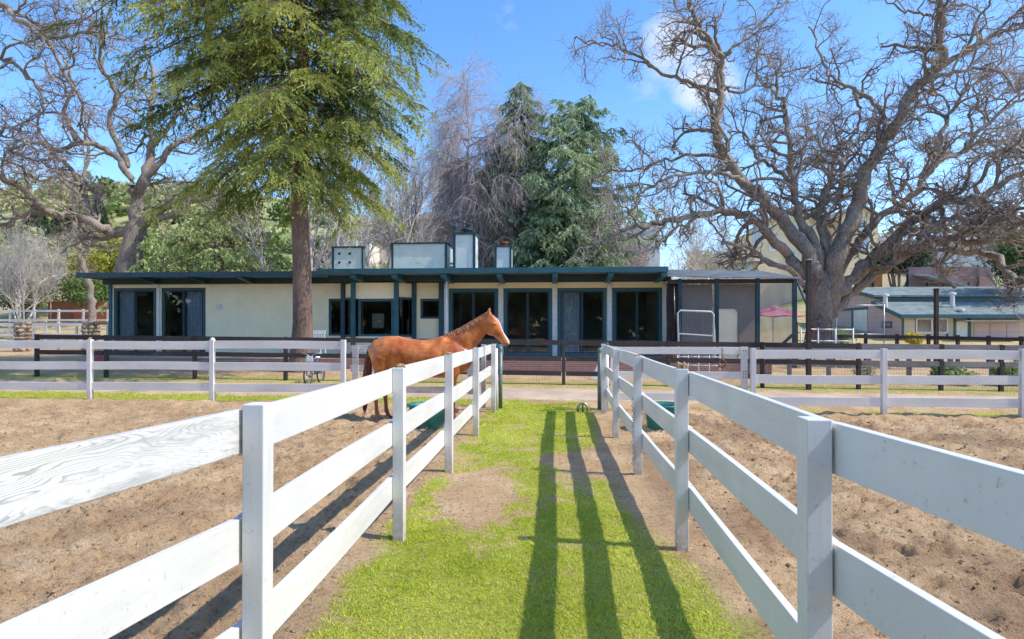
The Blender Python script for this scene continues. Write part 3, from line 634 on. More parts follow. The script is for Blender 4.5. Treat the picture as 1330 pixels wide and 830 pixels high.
# rooftop boxes
def rbox(px0, px1, py0, Y, name, mat='pale', holes=False, d=.9, cap=.0, fw=.06):
    x0, x1 = XA(px0, Y), XA(px1, Y); z0 = ZE+.14; z1 = ZA(py0, (px0+px1)/2, Y)
    b = MB(); b.box(x0, x1, Y, Y+d, z0, z1-fw); o = b.build(name, mat, house)
    f = MB(); f.box(x0-.02, x0+fw, Y-.03, Y-.003, z0, z1-fw); f.box(x1-fw, x1+.02, Y-.03, Y-.003, z0, z1-fw); f.box(x0-.04, x1+.04, Y-.05, Y+d+.03, z1-fw, z1)
    f.box(x1+.003, x1+.02, Y+d-.06, Y+d, z0, z1-fw); f.build('trim', 'teal', o)
    if holes:
        h = MB()
        for i in range(2):
            for j in range(3):
                xx = x0+(x1-x0)*(.22+.34*i); zz = z1-.28-j*.34; h.box(xx-.045, xx+.045, Y-.012, Y-.004, zz-.04, zz+.04)
        h.build('vent_holes', 'black', o)
    return o, (x0, x1, z1)
rbox(432, 472, 320, 22.6, 'roof_screen', holes=True, d=.15)
rbox(509, 580, 315, 22.4, 'equipment_box', d=1.6)
o, (x0, x1, z1) = rbox(589, 617, 302, 22.2, 'chimney', d=.9, fw=.08)
MB().lathe(((x0+x1)/2+.05, 22.6, z1), [(.16, 0), (.16, .12), (.22, .13), (.22, .2), (.12, .24), (.001, .25)], 12).build('flue', 'dteal', o)
o, (x0, x1, z1) = rbox(643, 664, 319, 22.2, 'chimney', d=.6)
MB().lathe(((x0+x1)/2, 22.5, z1), [(.14, 0), (.14, .1), (.18, .11), (.18, .18), (.001, .2)], 12).build('flue', 'rust', o)
MB().lathe((XA(505, 24), 24, ZE+.15), [(.3, 0), (.3, .2), (.2, .32), (.001, .36)], 14).build('roof_dome', 'wplast', house, smooth=True)
MB().lathe((XA(166, 24), 24, ZE+.15), [(.12, 0), (.12, .2), (.17, .22), (.1, .34), (.001, .36)], 12).build('roof_vent', 'steel', house, smooth=True)
MB().tube([(XA(463, 25), 25, ZE+.1), (XA(463, 25), 25, ZE+1.9)], .04, 6).build('vent_pipe', 'wpipe', house)
b = MB()
for k in range(4): b.box(XA(581, 22.9), XA(588, 22.9), 22.9, 22.95, ZE+.2+k*.14, ZE+.28+k*.14)
b.build('louvre', 'wpipe', house)
# patio
px0, px1 = XA(128, 18.6), XA(1000, 18.6)
t = thing('patio', 'raised concrete patio with red brick edge along the house', 'patio', ((px0+px1)/2, 19.5, .4))
MB().box(px0, px1, 18.62, YW-.003, .2, Zf-.005).build('slab', 'slab', t); MB().box(px0-.02, px1+.02, 18.5, 18.615, .1, Zf+.01).build('brick_edge', 'brick', t)

# ------------------------------------------------------------------ screened enclosure at the right of the house
YE = 19.7
ex = lambda p, y=YE: XA(p, y)
en = thing('screened_porch', 'dark screened porch with corrugated metal roof at the right end of the house', 'porch', (ex(950), YE, .5))
n = 260; x0, x1 = ex(864), ex(1037); vs = []; fs = []
for i in range(n+1):
    x = x0+(x1-x0)*i/n; dz = .022*math.sin(i*2*math.pi/6)
    vs += [(x, YE-.25, 3.42+dz-.10*i/n), (x, YE+3.4, 4.0+dz-.10*i/n)]
    if i: fs.append((2*i-2, 2*i, 2*i+1, 2*i-1))
MB().add(vs, fs).build('corrugated_roof', 'corr', en, smooth=True)
for p in (883, 931, 984, 1032): MB().box(ex(p)-.06, ex(p)+.06, YE-.05, YE+.06, .5, 3.36).build('post', 'dteal', en)
MB().box(ex(868), ex(1034), YE-.03, YE+.03, 3.2, 3.34).build('header', 'dark', en)
MB().box(ex(883)+.06, ex(984), YE+.035, YE+.04, .9, 3.2).build('insect_screen', 'screen', en)
MB().box(ex(884), ex(930), YE+.5, YE+.55, .75, 3.22).build('rear_panel', 'taupe', en); MB().box(ex(934), ex(990), YE+.5, YE+.55, 1.2, 3.22).build('rear_panel', 'taupe', en)
MB().box(ex(931)+.06, ex(1034), YE-.01, YE+.03, 1.22, 1.3).build('mid_rail', 'dteal', en)
vs = []; fs = []; nx_, nz_ = 16, 16; a, c = ex(986), ex(1031)
for i in range(nx_+1):
    for j in range(nz_+1):
        x = a+(c-a)*i/nx_; z = 1.3+1.88*j/nz_; vs.append((x, YE-.03+.018*math.sin(i*.9+j*.5)+.010*math.sin(j*1.7-i*.7), z))
for i in range(nx_):
    for j in range(nz_): k = i*(nz_+1)+j; fs.append((k, k+nz_+1, k+nz_+2, k+1))
MB().add(vs, fs).build('plastic_sheet', 'plast', en, smooth=True)
MB().tube([(ex(1034), YE, 3.3), (ex(1046), YE-.1, 2.5)], .03, 6).build('brace', 'dteal', en); MB().tube([(ex(1004), YE-.06, 1.0), (ex(1028), YE-.06, 1.55)], .05, 6).build('prop', 'dteal', en)
t = thing('downspout_bundle', 'dark hanging drape beside the last sliding door', 'drape', (ex(873), 19.9, .9))
for i in range(5):
    x = ex(868+3*i, 19.9); MB().tube([(x, 19.9+.05*(i % 2), .95), (x+random.uniform(-.05, .05), 19.9, 1.8), (x+random.uniform(-.04, .04), 19.92, 2.7), (x, 19.9, 3.35)], [.07, .05, .045, .04], 8).build('fold', 'dark', t, smooth=True)
for i, (p, yy, s, l) in enumerate(((867, 19.3, .2, 'terracotta plant pot nearest the last sliding door'), (876, 19.2, .17, 'smaller terracotta plant pot under the dark drape'))):
    x = ex(p, yy); t = thing('plant_pot', l, 'plant pot', (x, yy, Zf), 'plant pots')
    MB().lathe((x, yy, Zf), [(.001, 0), (s*.65, 0), (s*.95, s*1.5), (s*1.05, s*1.5), (s*1.05, s*1.8), (s*.9, s*1.8), (s*.85, s*1.5), (.001, s*1.5)], 16).build('pot', 'dirtpot', t, smooth=True)
    c = np.array([[x, yy, Zf+s*1.9]])+rng.normal(0, .1, (120, 3))*[1, 1, .6]; v, f = cards(c, rng.normal(size=(120, 3)), .1, .03); mesh_np('leaves', v, [f], M['olive'], t, tone=np.repeat(rng.random(120)*.5, 4))
# leaning mesh panel and board
x0, x1 = ex(882, 18.9), ex(929, 18.9); t = thing('kennel_panel', 'white tube-framed wire mesh panel leaning against the porch', 'panel', (x0, 18.9, Zf)); za, zb = .85, ZA(403, 900, 18.9)
MB().tube([(x0, 18.9, za), (x0, 19.1, zb-.08), (x0+.08, 19.1, zb), (x1-.08, 19.1, zb-.04), (x1, 19.1, zb-.12), (x1, 18.9, za)], .028, 8).build('frame', 'wpipe', t, smooth=True)
MB().tube([(x0, 19.02, za+.75), (x1, 19.02, za+.68)], .022, 8).build('cross_tube', 'wpipe', t); b = MB(); k = x0
while k < x1: b.box(k-.002, k+.002, 19.0, 19.004, za, zb-.05); k += .07
for j in range(16): b.box(x0, x1, 19.005, 19.009, za+j*.07, za+j*.07+.004)
b.build('mesh', 'steel', t)
x0, x1 = ex(934, 19.0), ex(958, 19.0); t = thing('leaning_board', 'beige board with rounded top corner and dark edge leaning by the porch', 'board', (x0, 19.0, Zf)); zb = ZA(401, 945, 19)
prof = [(x0, .83), (x1, .83)]+[(x1-.15+.15*math.cos(a), zb-.15+.15*math.sin(a)) for a in [0, .4, .8, 1.2, 1.57]]+[(x0, zb)]
b = MB(); m = len(prof); b.add([(x, 19.0, z) for x, z in prof]+[(x, 19.03, z) for x, z in prof], [tuple(range(m)), tuple(range(2*m-1, m-1, -1))]+[(i, i+m, (i+1) % m+m, (i+1) % m) for i in range(m)]); b.build('sheet', 'tan', t)
MB().tube([(x1+.01, 19.015, .83)]+[(x+.01, 19.015, z+.01) for x, z in prof[2:]], .022, 6).build('edge_trim', 'black', t)
# pink umbrella behind the plastic
x, y = XA(1004, 24), 24.0; z1 = ZA(396, 1004, 24); t = thing('patio_umbrella', 'pink patio umbrella standing beyond the screened porch', 'umbrella', (x, y, .5))
MB().tube([(x, y, .45), (x, y, z1+.05)], .025, 8).build('pole', 'wpipe', t)
vs = [(x, y, z1)]; m = 16
for i in range(m): a = 2*math.pi*i/m; vs.append((x+1.25*math.cos(a), y+1.25*math.sin(a), z1-.42-(.05 if i % 2 else 0)))
MB().add(vs, [(0, i+1, (i+1) % m+1) for i in range(m)]).build('canopy', 'pinkc', t)

# ------------------------------------------------------------------ horse
def loft(b, secs, n=18):
    """secs: (x, z, half size across path in the xz plane, half size in y, y centre)"""
    k = len(secs); vs = []; fs = []
    for i, (x, z, hn, hy, yc) in enumerate(secs):
        a = secs[max(i-1, 0)]; c = secs[min(i+1, k-1)]; t = Vector((c[0]-a[0], c[4]-a[4], c[1]-a[1])).normalized()
        nn = Vector((-t.z, 0, t.x)); nn = nn.normalized() if nn.length > 1e-6 else Vector((0, 0, 1)); yy = nn.cross(t) if abs(nn.cross(t).length) > 0 else Vector((0, 1, 0))
        for j in range(n):
            an = 2*math.pi*j/n; p = Vector((x, yc, z))+nn*hn*math.cos(an)+yy*hy*math.sin(an); vs.append(p)
    for i in range(k-1):
        for j in range(n): q = i*n+j; r = i*n+(j+1) % n; fs.append((q, r, r+n, q+n))
    fs.append(tuple(range(n-1, -1, -1))); fs.append(tuple((k-1)*n+j for j in range(n)))
    b.add(vs, fs)
def horse(X0, Y0):
    z0 = hz(X0, Y0)+.0
    hs = thing('horse', 'chestnut horse with white blaze standing side-on, its head over the white fence', 'horse', (X0, Y0, z0))
    b = MB()
    loft(b, [(.0, 1.20, .10, .10, 0), (.05, 1.24, .22, .19, 0), (.14, 1.29, .29, .25, 0), (.3, 1.32, .32, .29, 0), (.47, 1.33, .315, .30, 0), (.7, 1.28, .315, .30, 0), (.95, 1.225, .345, .315, 0), (1.2, 1.215, .37, .315, 0), (1.4, 1.245, .405, .28, 0), (1.58, 1.235, .38, .25, 0), (1.75, 1.18, .29, .22, 0), (1.86, 1.13, .2, .17, 0), (1.92, 1.10, .1, .09, 0)], 26)
    loft(b, [(1.40, 1.28, .33, .2, 0), (1.58, 1.40, .31, .17, 0), (1.76, 1.53, .265, .135, 0), (1.93, 1.68, .225, .11, 0), (2.07, 1.81, .185, .095, -.01), (2.2, 1.93, .14, .085, -.02), (2.27, 2.0, .09, .075, -.02)], 22)
    hd = [(2.22, 2.03, .06, .06, -.02), (2.255, 1.98, .115, .085, -.025), (2.30, 1.90, .150, .098, -.03), (2.36, 1.81, .145, .10, -.035), (2.42, 1.73, .115, .08, -.04), (2.48, 1.655, .09, .064, -.045), (2.535, 1.59, .078, .056, -.05), (2.58, 1.535, .075, .056, -.055), (2.61, 1.495, .066, .052, -.06), (2.63, 1.47, .04, .035, -.06)]
    loft(b, hd, 20)
    loft(b, [(2.22, 1.80, .09, .085, -.03), (2.30, 1.75, .1, .085, -.035), (2.38, 1.70, .07, .06, -.04)], 14)   # jowl
    for s in (-1, 1):
        y = .15*s; sh = .10 if s > 0 else 0
        loft(b, [(.3, 1.42, .2, .10, y*.8), (.26, 1.22, .255, .14, y), (.27, 1.04, .21, .13, y), (.29+sh*.5, .90, .15, .10, y), (.22+sh*.8, .76, .095, .07, y), (.13+sh, .63, .075, .052, y), (.10+sh, .555, .062, .048, y), (.115+sh, .47, .046, .04, y), (.125+sh, .36, .036, .034, y), (.13+sh, .25, .037, .035, y), (.135+sh, .19, .047, .042, y), (.165+sh, .125, .038, .037, y), (.19+sh, .07, .045, .045, y)], 16)
        y = .14*s; sh = -.08 if s > 0 else 0.02
        loft(b, [(1.55, 1.30, .19, .09, y), (1.60, 1.12, .17, .11, y), (1.58+sh*.3, .96, .13, .10, y), (1.57+sh*.5, .82, .09, .075, y), (1.575+sh, .66, .062, .055, y), (1.585+sh, .54, .055, .052, y), (1.585+sh, .48, .052, .048, y), (1.58+sh, .40, .037, .034, y), (1.58+sh, .26, .036, .034, y), (1.582+sh, .19, .046, .042, y), (1.61+sh, .12, .037, .036, y), (1.63+sh, .07, .044, .044, y)], 16)
        loft(b, [(2.26, 2.02, .045, .03, -.02+.055*s), (2.262, 2.09, .038, .026, -.02+.06*s), (2.275, 2.15, .022, .016, -.02+.062*s), (2.285, 2.185, .006, .006, -.02+.062*s)], 10)  # ears
        loft(b, [(2.36, 1.885, .03, .02, -.035+.085*s), (2.385, 1.85, .028, .02, -.035+.083*s)], 8)  # brow
    me = bpy.data.meshes.new('tmp'); me.from_pydata([tuple(p) for p in b.v], [], b.f); me.update()
    tmp = bpy.data.objects.new('tmp', me); COL.objects.link(tmp)
    rm = tmp.modifiers.new('r', 'REMESH'); rm.mode = 'VOXEL'; rm.voxel_size = .0125; rm.use_smooth_shade = True
    s1 = tmp.modifiers.new('s', 'SMOOTH'); s1.factor = .5; s1.iterations = 7
    dg = bpy.context.evaluated_depsgraph_get(); me2 = bpy.data.meshes.new_from_object(tmp.evaluated_get(dg)); bpy.data.objects.remove(tmp)
    nv = len(me2.vertices); co = np.empty(nv*3, np.float32); me2.vertices.foreach_get('co', co); co = co.reshape(-1, 3)
    nr = np.empty(nv*3, np.float32); me2.vertices.foreach_get('normal', nr); nr = nr.reshape(-1, 3)
    # muscle relief
    x, y, z = co.T
    rel = .010*np.exp(-(((x-.42)/.05)**2+((z-1.18)/.2)**2))*-1 - .012*np.exp(-(((x-1.40)/.05)**2+((z-1.28)/.2)**2)) + .010*np.exp(-(((x-1.52)/.09)**2+((z-1.34)/.13)**2)) - .010*np.exp(-(((x-.80)/.12)**2+((z-1.06)/.1)**2)) + .012*np.exp(-(((x-.2)/.1)**2+((z-1.3)/.12)**2)) - .008*np.exp(-(((z-(1.18+.95*(x-1.6)))/.035)**2))*((x > 1.65) & (x < 2.2)) + .007*np.exp(-(((x-2.37)/.05)**2+((z-1.76)/.02)**2))
    co = co+nr*(rel*(np.abs(y) > .04))[:, None]
    me2.vertices.foreach_set('co', co.ravel())
    t = np.clip((2.06-z)/.58, 0, 1); cy = -.02-.04*t
    # face front line: distance ahead of head axis
    hx = 2.24+ (2.03-z)*.70
    front = sm(.03, .075, (x-hx)*.82)
    bl = front*(1-sm(.022, .042, np.abs(y-cy)-.02*sm(.6, 1, t)))*(x > 2.25)*(z < 1.98)
    muz = sm(1.57, 1.50, z)*(x > 2.4)*.55
    leg = sm(.62, .3, z)*.5+np.exp(-((z-.1)/.06)**2)*.2
    for nm, arr in (('blaze', np.clip(bl+muz*sm(.0, .05, x-hx), 0, 1)), ('dark', np.clip(leg+sm(1.53, 1.49, z)*(x > 2.4)*.5, 0, 1))):
        a = me2.attributes.new(nm, 'FLOAT', 'POINT'); a.data.foreach_set('value', arr.astype(np.float32))
    me2.polygons.foreach_set('use_smooth', [True]*len(me2.polygons)); me2.materials.clear()
    body = link_mesh('body', me2, M['coat'], hs)
    def lb(bb, name, mat, smooth=True): return bb.build(name, mat, hs, smooth=smooth, local=True)
    for s in (-1, 1):
        q = MB()
        prof = [(.001, -.026), (.014, -.022), (.023, -.012), (.026, 0), (.023, .012), (.014, .022), (.001, .026)]
        q.lathe((2.385, -.035+.083*s, 1.853), prof, 12, 1.15, .55); lb(q, 'eye', 'eye')
        q = MB().lathe((2.61, -.06+.04*s, 1.508), [(.001, -.014), (.012, -.007), (.015, 0), (.012, .007), (.001, .014)], 10, 1, .7); lb(q, 'nostril', 'eye')
    for (hx_, y) in ((.20, -.15), (.30, .15), (1.65, -.14), (1.55, .14)):
        q = MB(); q.lathe((hx_+.01, y, 0), [(.001, -.012), (.062, -.012), (.066, 0), (.052, .07), (.044, .085), (.001, .085)], 16, 1.08, .95); lb(q, 'hoof', 'hoof')
    # tail
    q = MB()
    for k in range(90):
        a = random.uniform(0, 6.28); rr = random.uniform(.2, 1); dx, dy = math.cos(a)*rr, math.sin(a)*rr; e = random.uniform(.15, .62) if k % 3 else random.uniform(.1, .25)
        pts = [(.06+dx*.02, dy*.02, 1.50), (-.02+dx*.035, dy*.04, 1.44), (-.07+dx*.05, dy*.06, 1.25), (-.09+dx*.07, dy*.075, .95), (-.11+dx*.075, dy*.08, (1.0+e)/2+.05), (-.15+dx*.045, dy*.055, e)]
        q.tube(pts, [.018, .018, .016, .015, .012, .002], 5)
    lb(q, 'tail', 'hair')
    q = MB()
    crest = [(1.42, 1.66), (1.58, 1.73), (1.74, 1.805), (1.9, 1.895), (2.04, 1.98), (2.16, 2.05), (2.25, 2.1), (2.30, 2.09)]
    for k in range(150):
        u = random.uniform(0, 6.999); i = int(u); f = u-i; x = crest[i][0]*(1-f)+crest[i+1][0]*f; z = crest[i][1]*(1-f)+crest[i+1][1]*f-.015
        s = -1 if random.random() < .55 else 1; ln = random.uniform(.06, .15)
        q.tube([(x, -.0, z), (x-.01, .035*s-.01, z+.015), (x+.02+random.uniform(-.03, .03), .07*s-.01, z-ln*.5), (x+.03+random.uniform(-.04, .04), .10*s-.01, z-ln)], [.013, .014, .011, .003], 5)
    for k in range(16):
        q.tube([(2.27, -.02+random.uniform(-.03, .03), 2.07), (2.33, -.02+random.uniform(-.04, .04), 2.04), (2.36+random.uniform(0, .02), -.03+random.uniform(-.05, .05), 1.93)], [.012, .011, .003], 5)
    lb(q, 'mane', 'crest')
    return hs
horse(-3.5, 11.35)

# ------------------------------------------------------------------ yard things
def tub(px, Y, label, rot):
    x = XA(px, Y); z = hz(x, Y)-.02; t = thing('feed_tub', label, 'tub', (x, Y, z), 'teal feed tubs')
    MB().lathe((x, Y, z), [(.001, 0), (.24, 0), (.27, .04), (.34, .44), (.345, .46), (.32, .46), (.30, .42), (.25, .06), (.001, .05)], 28, 1, .9).build('bowl', 'teal_tub', t, smooth=True)
    MB().ring((x, Y, z+.455), .35, .022, 'Z', 28, 6).build('rim', 'teal_tub', t, smooth=True)
    b = MB()
    for a in (rot, rot+3.14): b.tube([(x+.36*math.cos(a), Y+.33*math.sin(a), z+.44), (x+.42*math.cos(a), Y+.38*math.sin(a), z+.36), (x+.34*math.cos(a), Y+.31*math.sin(a), z+.3)], .014, 6)
    b.build('rope_handle', 'wplast', t, smooth=True)
tub(556, 10.4, 'teal plastic feed tub in the left paddock beneath the horse', .4); tub(862, 10.6, 'teal plastic feed tub in the right paddock behind the lane fence', 2.0)
def bucket(px, Y, z, mat, label):
    x = XA(px, Y); t = thing('bucket', label, 'bucket', (x, Y, z))
    MB().lathe((x, Y, z), [(.001, 0), (.11, 0), (.15, .28), (.162, .285), (.162, .30), (.14, .30), (.11, .03), (.001, .02)], 20).build('pail', mat, t, smooth=True)
    MB().tube([(x-.15, Y, z+.29), (x-.1, Y-.1, z+.24), (x, Y-.15, z+.21), (x+.1, Y-.1, z+.24), (x+.15, Y, z+.29)], .006, 6).build('handle', 'steel', t)
bucket(127, 18.2, .62, 'pink', 'pink bucket beside the patio behind the white fence'); 
def bicycle():
    x, y = XA(409, 15.55), 15.55; z = hz(x, y); t = thing('bicycle', 'small blue and white bicycle standing end-on by the dark fence', 'bicycle', (x, y, z))
    r = .25
    for dy in (-.45, .4):
        w = MB().ring((x, y+dy, z+r+.02), r, .022, 'X', 28, 8).build('wheel', 'black', t, smooth=True)
        s = MB(); s.ring((x, y+dy, z+r+.02), r-.025, .009, 'X', 24, 5)
        for k in range(10): a = k*math.pi/5; s.tube([(x, y+dy, z+r+.02), (x, y+dy+math.cos(a)*(r-.03), z+r+.02+math.sin(a)*(r-.03))], .003, 4)
        s.tube([(x-.04, y+dy, z+r+.02), (x+.04, y+dy, z+r+.02)], .02, 8); s.build('rim', 'steel', w)
    f = MB(); hd = (x, y-.28, z+.66); bb = (x, y+.02, z+.27); st = (x, y+.16, z+.66)
    f.tube([hd, bb], .02, 8); f.tube([bb, st], .018, 8); f.tube([(x, y-.27, z+.6), (x, y+.13, z+.55)], .018, 8)
    for s in (-.05, .05): f.tube([(x+s, y-.45, z+r+.02), (x+s, y-.33, z+.56), (x, y-.3, z+.62)], .013, 6); f.tube([(x+s, y+.4, z+r+.02), (x+s*.4, y+.05, z+.27)], .011, 6); f.tube([(x+s, y+.4, z+r+.02), (x, y+.14, z+.57)], .011, 6)
    f.build('frame', 'blue', t, smooth=True)
    MB().tube([(x-.27, y-.2, z+.82), (x-.2, y-.27, z+.84), (x-.05, y-.3, z+.78), (x, y-.28, z+.66), (x+.05, y-.3, z+.78), (x+.2, y-.27, z+.84), (x+.27, y-.2, z+.82)], .013, 8).build('handlebar', 'steel', t, smooth=True)
    MB().lathe((x, y+.18, z+.70), [(.001, -.02), (.05, -.02), (.075, .01), (.06, .03), (.001, .035)], 14, .8, 1.7).build('saddle', 'wplast', t, smooth=True)
    MB().box(x-.09, x+.09, y-.36, y-.345, z+.62, z+.76).build('number_plate', 'wplast', t, bevel=.01)
    c = MB(); c.tube([(x-.12, y+.02, z+.2), (x-.05, y+.02, z+.27), (x+.05, y+.02, z+.27), (x+.12, y+.02, z+.34)], .012, 6); c.box(x-.17, x-.1, y-.02, y+.06, z+.18, z+.21); c.box(x+.1, x+.17, y-.02, y+.06, z+.33, z+.36); c.build('pedals', 'black', t)
bicycle()
def chair(px, Y, zb):
    x = XA(px, Y); t = thing('plastic_chair', 'white plastic chair on the patio right of the cedar trunk', 'chair', (x, Y, zb))
    MB().box(x-.22, x+.22, Y-.2, Y+.2, zb+.42, zb+.45).build('seat', 'wplast', t, bevel=.01)
    b = MB(); b.box(x-.22, x+.22, Y+.2, Y+.225, zb+.78, zb+.9)
    for k in range(5): b.box(x-.2+k*.09, x-.16+k*.09, Y+.202, Y+.222, zb+.45, zb+.78)
    b.build('backrest', 'wplast', t)
    for sx in (-1, 1):
        for sy in (-1, 1): MB().tube([(x+.2*sx, Y+.18*sy, zb+.42), (x+.24*sx, Y+.23*sy, zb)], .02, 6).build('leg', 'wplast', t)
        MB().box(x+.21*sx-.03, x+.21*sx+.03, Y-.2, Y+.2, zb+.64, zb+.66).build('armrest', 'wplast', t)
chair(411, 19.2, Zf)
x, y = XA(775, 16.9), 17.1; z = hz(x, y); b = MB()
pts = [(x-.16, y-.1, z), (x+.16, y-.12, z), (x+.14, y+.12, z), (x-.13, y+.1, z), (x+.04, y, z+.42)]
b.add(pts, [(0, 1, 4), (1, 2, 4), (2, 3, 4), (3, 0, 4)]); setp(b.build('white_cloth', 'wplast', loc=(x, y, z)), 'small white cloth standing behind the dark fence by the right lane end', 'cloth')  # small white cloth modelled as a simple peak

# ------------------------------------------------------------------ trees
class Tree:
    def __init__(s): s.lines = []
    def add(s, pts, r, sides, kind): s.lines.append((pts, r, sides, kind))
    def mesh(s, kinds, name, mat, parent, thin=1.0):
        V = []; Fc = []; base = 0; groups = {}
        for pts, r, sd, k in s.lines:
            if k in kinds: groups.setdefault((len(pts), sd), []).append((pts, r))
        for (n, sd), L_ in groups.items():
            P = np.array([l[0] for l in L_], float); Rr = np.array([l[1] for l in L_], float)
            T = np.empty_like(P); T[:, 1:-1] = P[:, 2:]-P[:, :-2]; T[:, 0] = P[:, 1]-P[:, 0]; T[:, -1] = P[:, -1]-P[:, -2]
            T /= np.maximum(1e-9, np.linalg.norm(T, axis=2, keepdims=True))
            mt = (P[:, -1]-P[:, 0]); mt /= np.maximum(1e-9, np.linalg.norm(mt, axis=1, keepdims=True))
            ref = np.where((np.abs(mt[:, 2]) < .8)[:, None], [[0, 0, 1.0]], [[0, 1.0, 0]])[:, None, :]
            U = np.cross(T, np.broadcast_to(ref, T.shape)); U /= np.maximum(1e-9, np.linalg.norm(U, axis=2, keepdims=True)); Wv = np.cross(T, U)
            a = np.arange(sd)*2*np.pi/sd
            ring = P[:, :, None]+(U[:, :, None]*np.cos(a)[None, None, :, None]+Wv[:, :, None]*np.sin(a)[None, None, :, None])*Rr[:, :, None, None]
            m = len(L_); V.append(ring.reshape(-1, 3))
            idx = base+np.arange(m*n*sd).reshape(m, n, sd); nx = np.roll(idx, -1, 2)
            Fc.append(np.stack([idx[:, :-1], nx[:, :-1], nx[:, 1:], idx[:, 1:]], -1).reshape(-1, 4)); base += m*n*sd
        if not V: return None
        return mesh_np(name, np.concatenate(V), [np.concatenate(Fc)], mat, parent, smooth=True)
def nrm(v):
    l = math.sqrt(v[0]**2+v[1]**2+v[2]**2) or 1; return (v[0]/l, v[1]/l, v[2]/l)
G = random.gauss; U_ = random.uniform
def walk(p, d, length, n, wig, up):
    pts = [p]; st = length/n
    for i in range(n):
        d = nrm((d[0]+G(0, wig), d[1]+G(0, wig), d[2]+G(0, wig)+up)); p = (p[0]+d[0]*st, p[1]+d[1]*st, p[2]+d[2]*st); pts.append(p)
    return pts
def grow(T, p, d, length, r, lvl, o):
    n = o['n'][lvl]; wig = o['wig'][lvl]; up = o['up'][lvl]; pts = walk(p, d, length, n, wig, up)
    re = r*(.45 if lvl < o['max'] else .35); rr = [r+(re-r)*i/n for i in range(n+1)]
    T.add(pts, rr, o['sides'][lvl], 'wood' if r > o['woodr'] else 'twig')
    if lvl >= o['max']: return
    sprout(T, pts, rr, length, lvl, o)
def sprout(T, pts, rr, length, lvl, o, t0=.2, dens=1.0):
    nch = o['ch'][lvl]*dens; nch = int(nch)+(random.random() < nch-int(nch)); n = len(pts)-1
    for c in range(nch):
        u = t0+(1-t0)*(c+random.random())/max(nch, 1); f = min(u, .999)*n; i = int(f); f -= i
        a, b = pts[i], pts[i+1]; q = tuple(a[k]+(b[k]-a[k])*f for k in range(3)); tdir = nrm(tuple(b[k]-a[k] for k in range(3)))
        ang = R(U_(*o['ang'])); ax = (G(0, 1), G(0, 1), G(0, 1)); dt = sum(ax[k]*tdir[k] for k in range(3)); side = nrm(tuple(ax[k]-tdir[k]*dt for k in range(3)))
        d = tuple(tdir[k]*math.cos(ang)+side[k]*math.sin(ang) for k in range(3)); d = nrm((d[0], d[1], d[2]+o['lift'][lvl]))
        ln = o['len'][lvl+1]*U_(.65, 1.25)*(1-.35*u); ri = rr[i]+(rr[i+1]-rr[i])*f
        grow(T, q, d, ln, min(ri*.75, o['rad'][lvl+1]*U_(.8, 1.2)), lvl+1, o)
def limb(T, px, Y0, dY, w0, w1, o, Ys=26.0, dens=1.0, lvl=0, sides=10, wob=.06, t0=.25, spl=5):
    """px: list of (px,py) bearings; the limb runs from distance Y0 to Y0+dY; w0,w1 widths in survey pixels"""
    n = len(px); P = []
    for i, (a, b) in enumerate(px):
        t = i/(n-1); Y = Y0+dY*t*t*(1.0) + (.25*math.sin(i*1.9+a) if 0 < i else 0); P.append(Vector(W(a, b, Y)))
    out = []
    for i in range(n-1):
        p0 = P[max(i-1, 0)]; p1 = P[i]; p2 = P[i+1]; p3 = P[min(i+2, n-1)]
        for k in range(spl):
            t = k/spl; q = .5*((2*p1)+(-p0+p2)*t+(2*p0-5*p1+4*p2-p3)*t*t+(-p0+3*p1-3*p2+p3)*t**3)
            if i or k: q = q+Vector((G(0, wob), G(0, wob), G(0, wob)))
            out.append(tuple(q))
    out.append(tuple(P[-1])); m = len(out)-1; sc = Y0/F/2
    rr = [(w0+(w1-w0)*(i/m)**.7)*sc*o.get('wsc', 1)*(1+.06*math.sin(i*1.7)) for i in range(m+1)]
    o0 = Vector(out[0]); back = (o0-Vector(out[1])).normalized()*rr[0]
    T.add([tuple(o0+back), tuple(o0+back*.7)]+out, [rr[0]*.05, rr[0]*.7]+rr, sides, 'wood')
    length = sum((Vector(out[i+1])-Vector(out[i])).length for i in range(m))
    sprout(T, out, rr, length, lvl, dict(o, ch=[o['per_m']*length*(1)]+o['ch'][1:]) if lvl == 0 else o, t0=t0, dens=dens)
    return out
OAK = dict(n=[8, 8, 7, 5, 4], wig=[.2, .36, .40, .42, .4], up=[.02, .03, .04, .05, .03], sides=[8, 6, 4, 3, 3], ch=[8, 5.8, 4.4, 2.4], ang=(30, 80), len=[5, 2.5, 1.35, .75, .5], rad=[.2, .08, .038, .019, .010], max=4, woodr=.03, wsc=.42, lift=[.25, .12, .05, .03], per_m=1.3)
def c2(pts, x0): return [(x0+a/2, b/2) for a, b in pts]
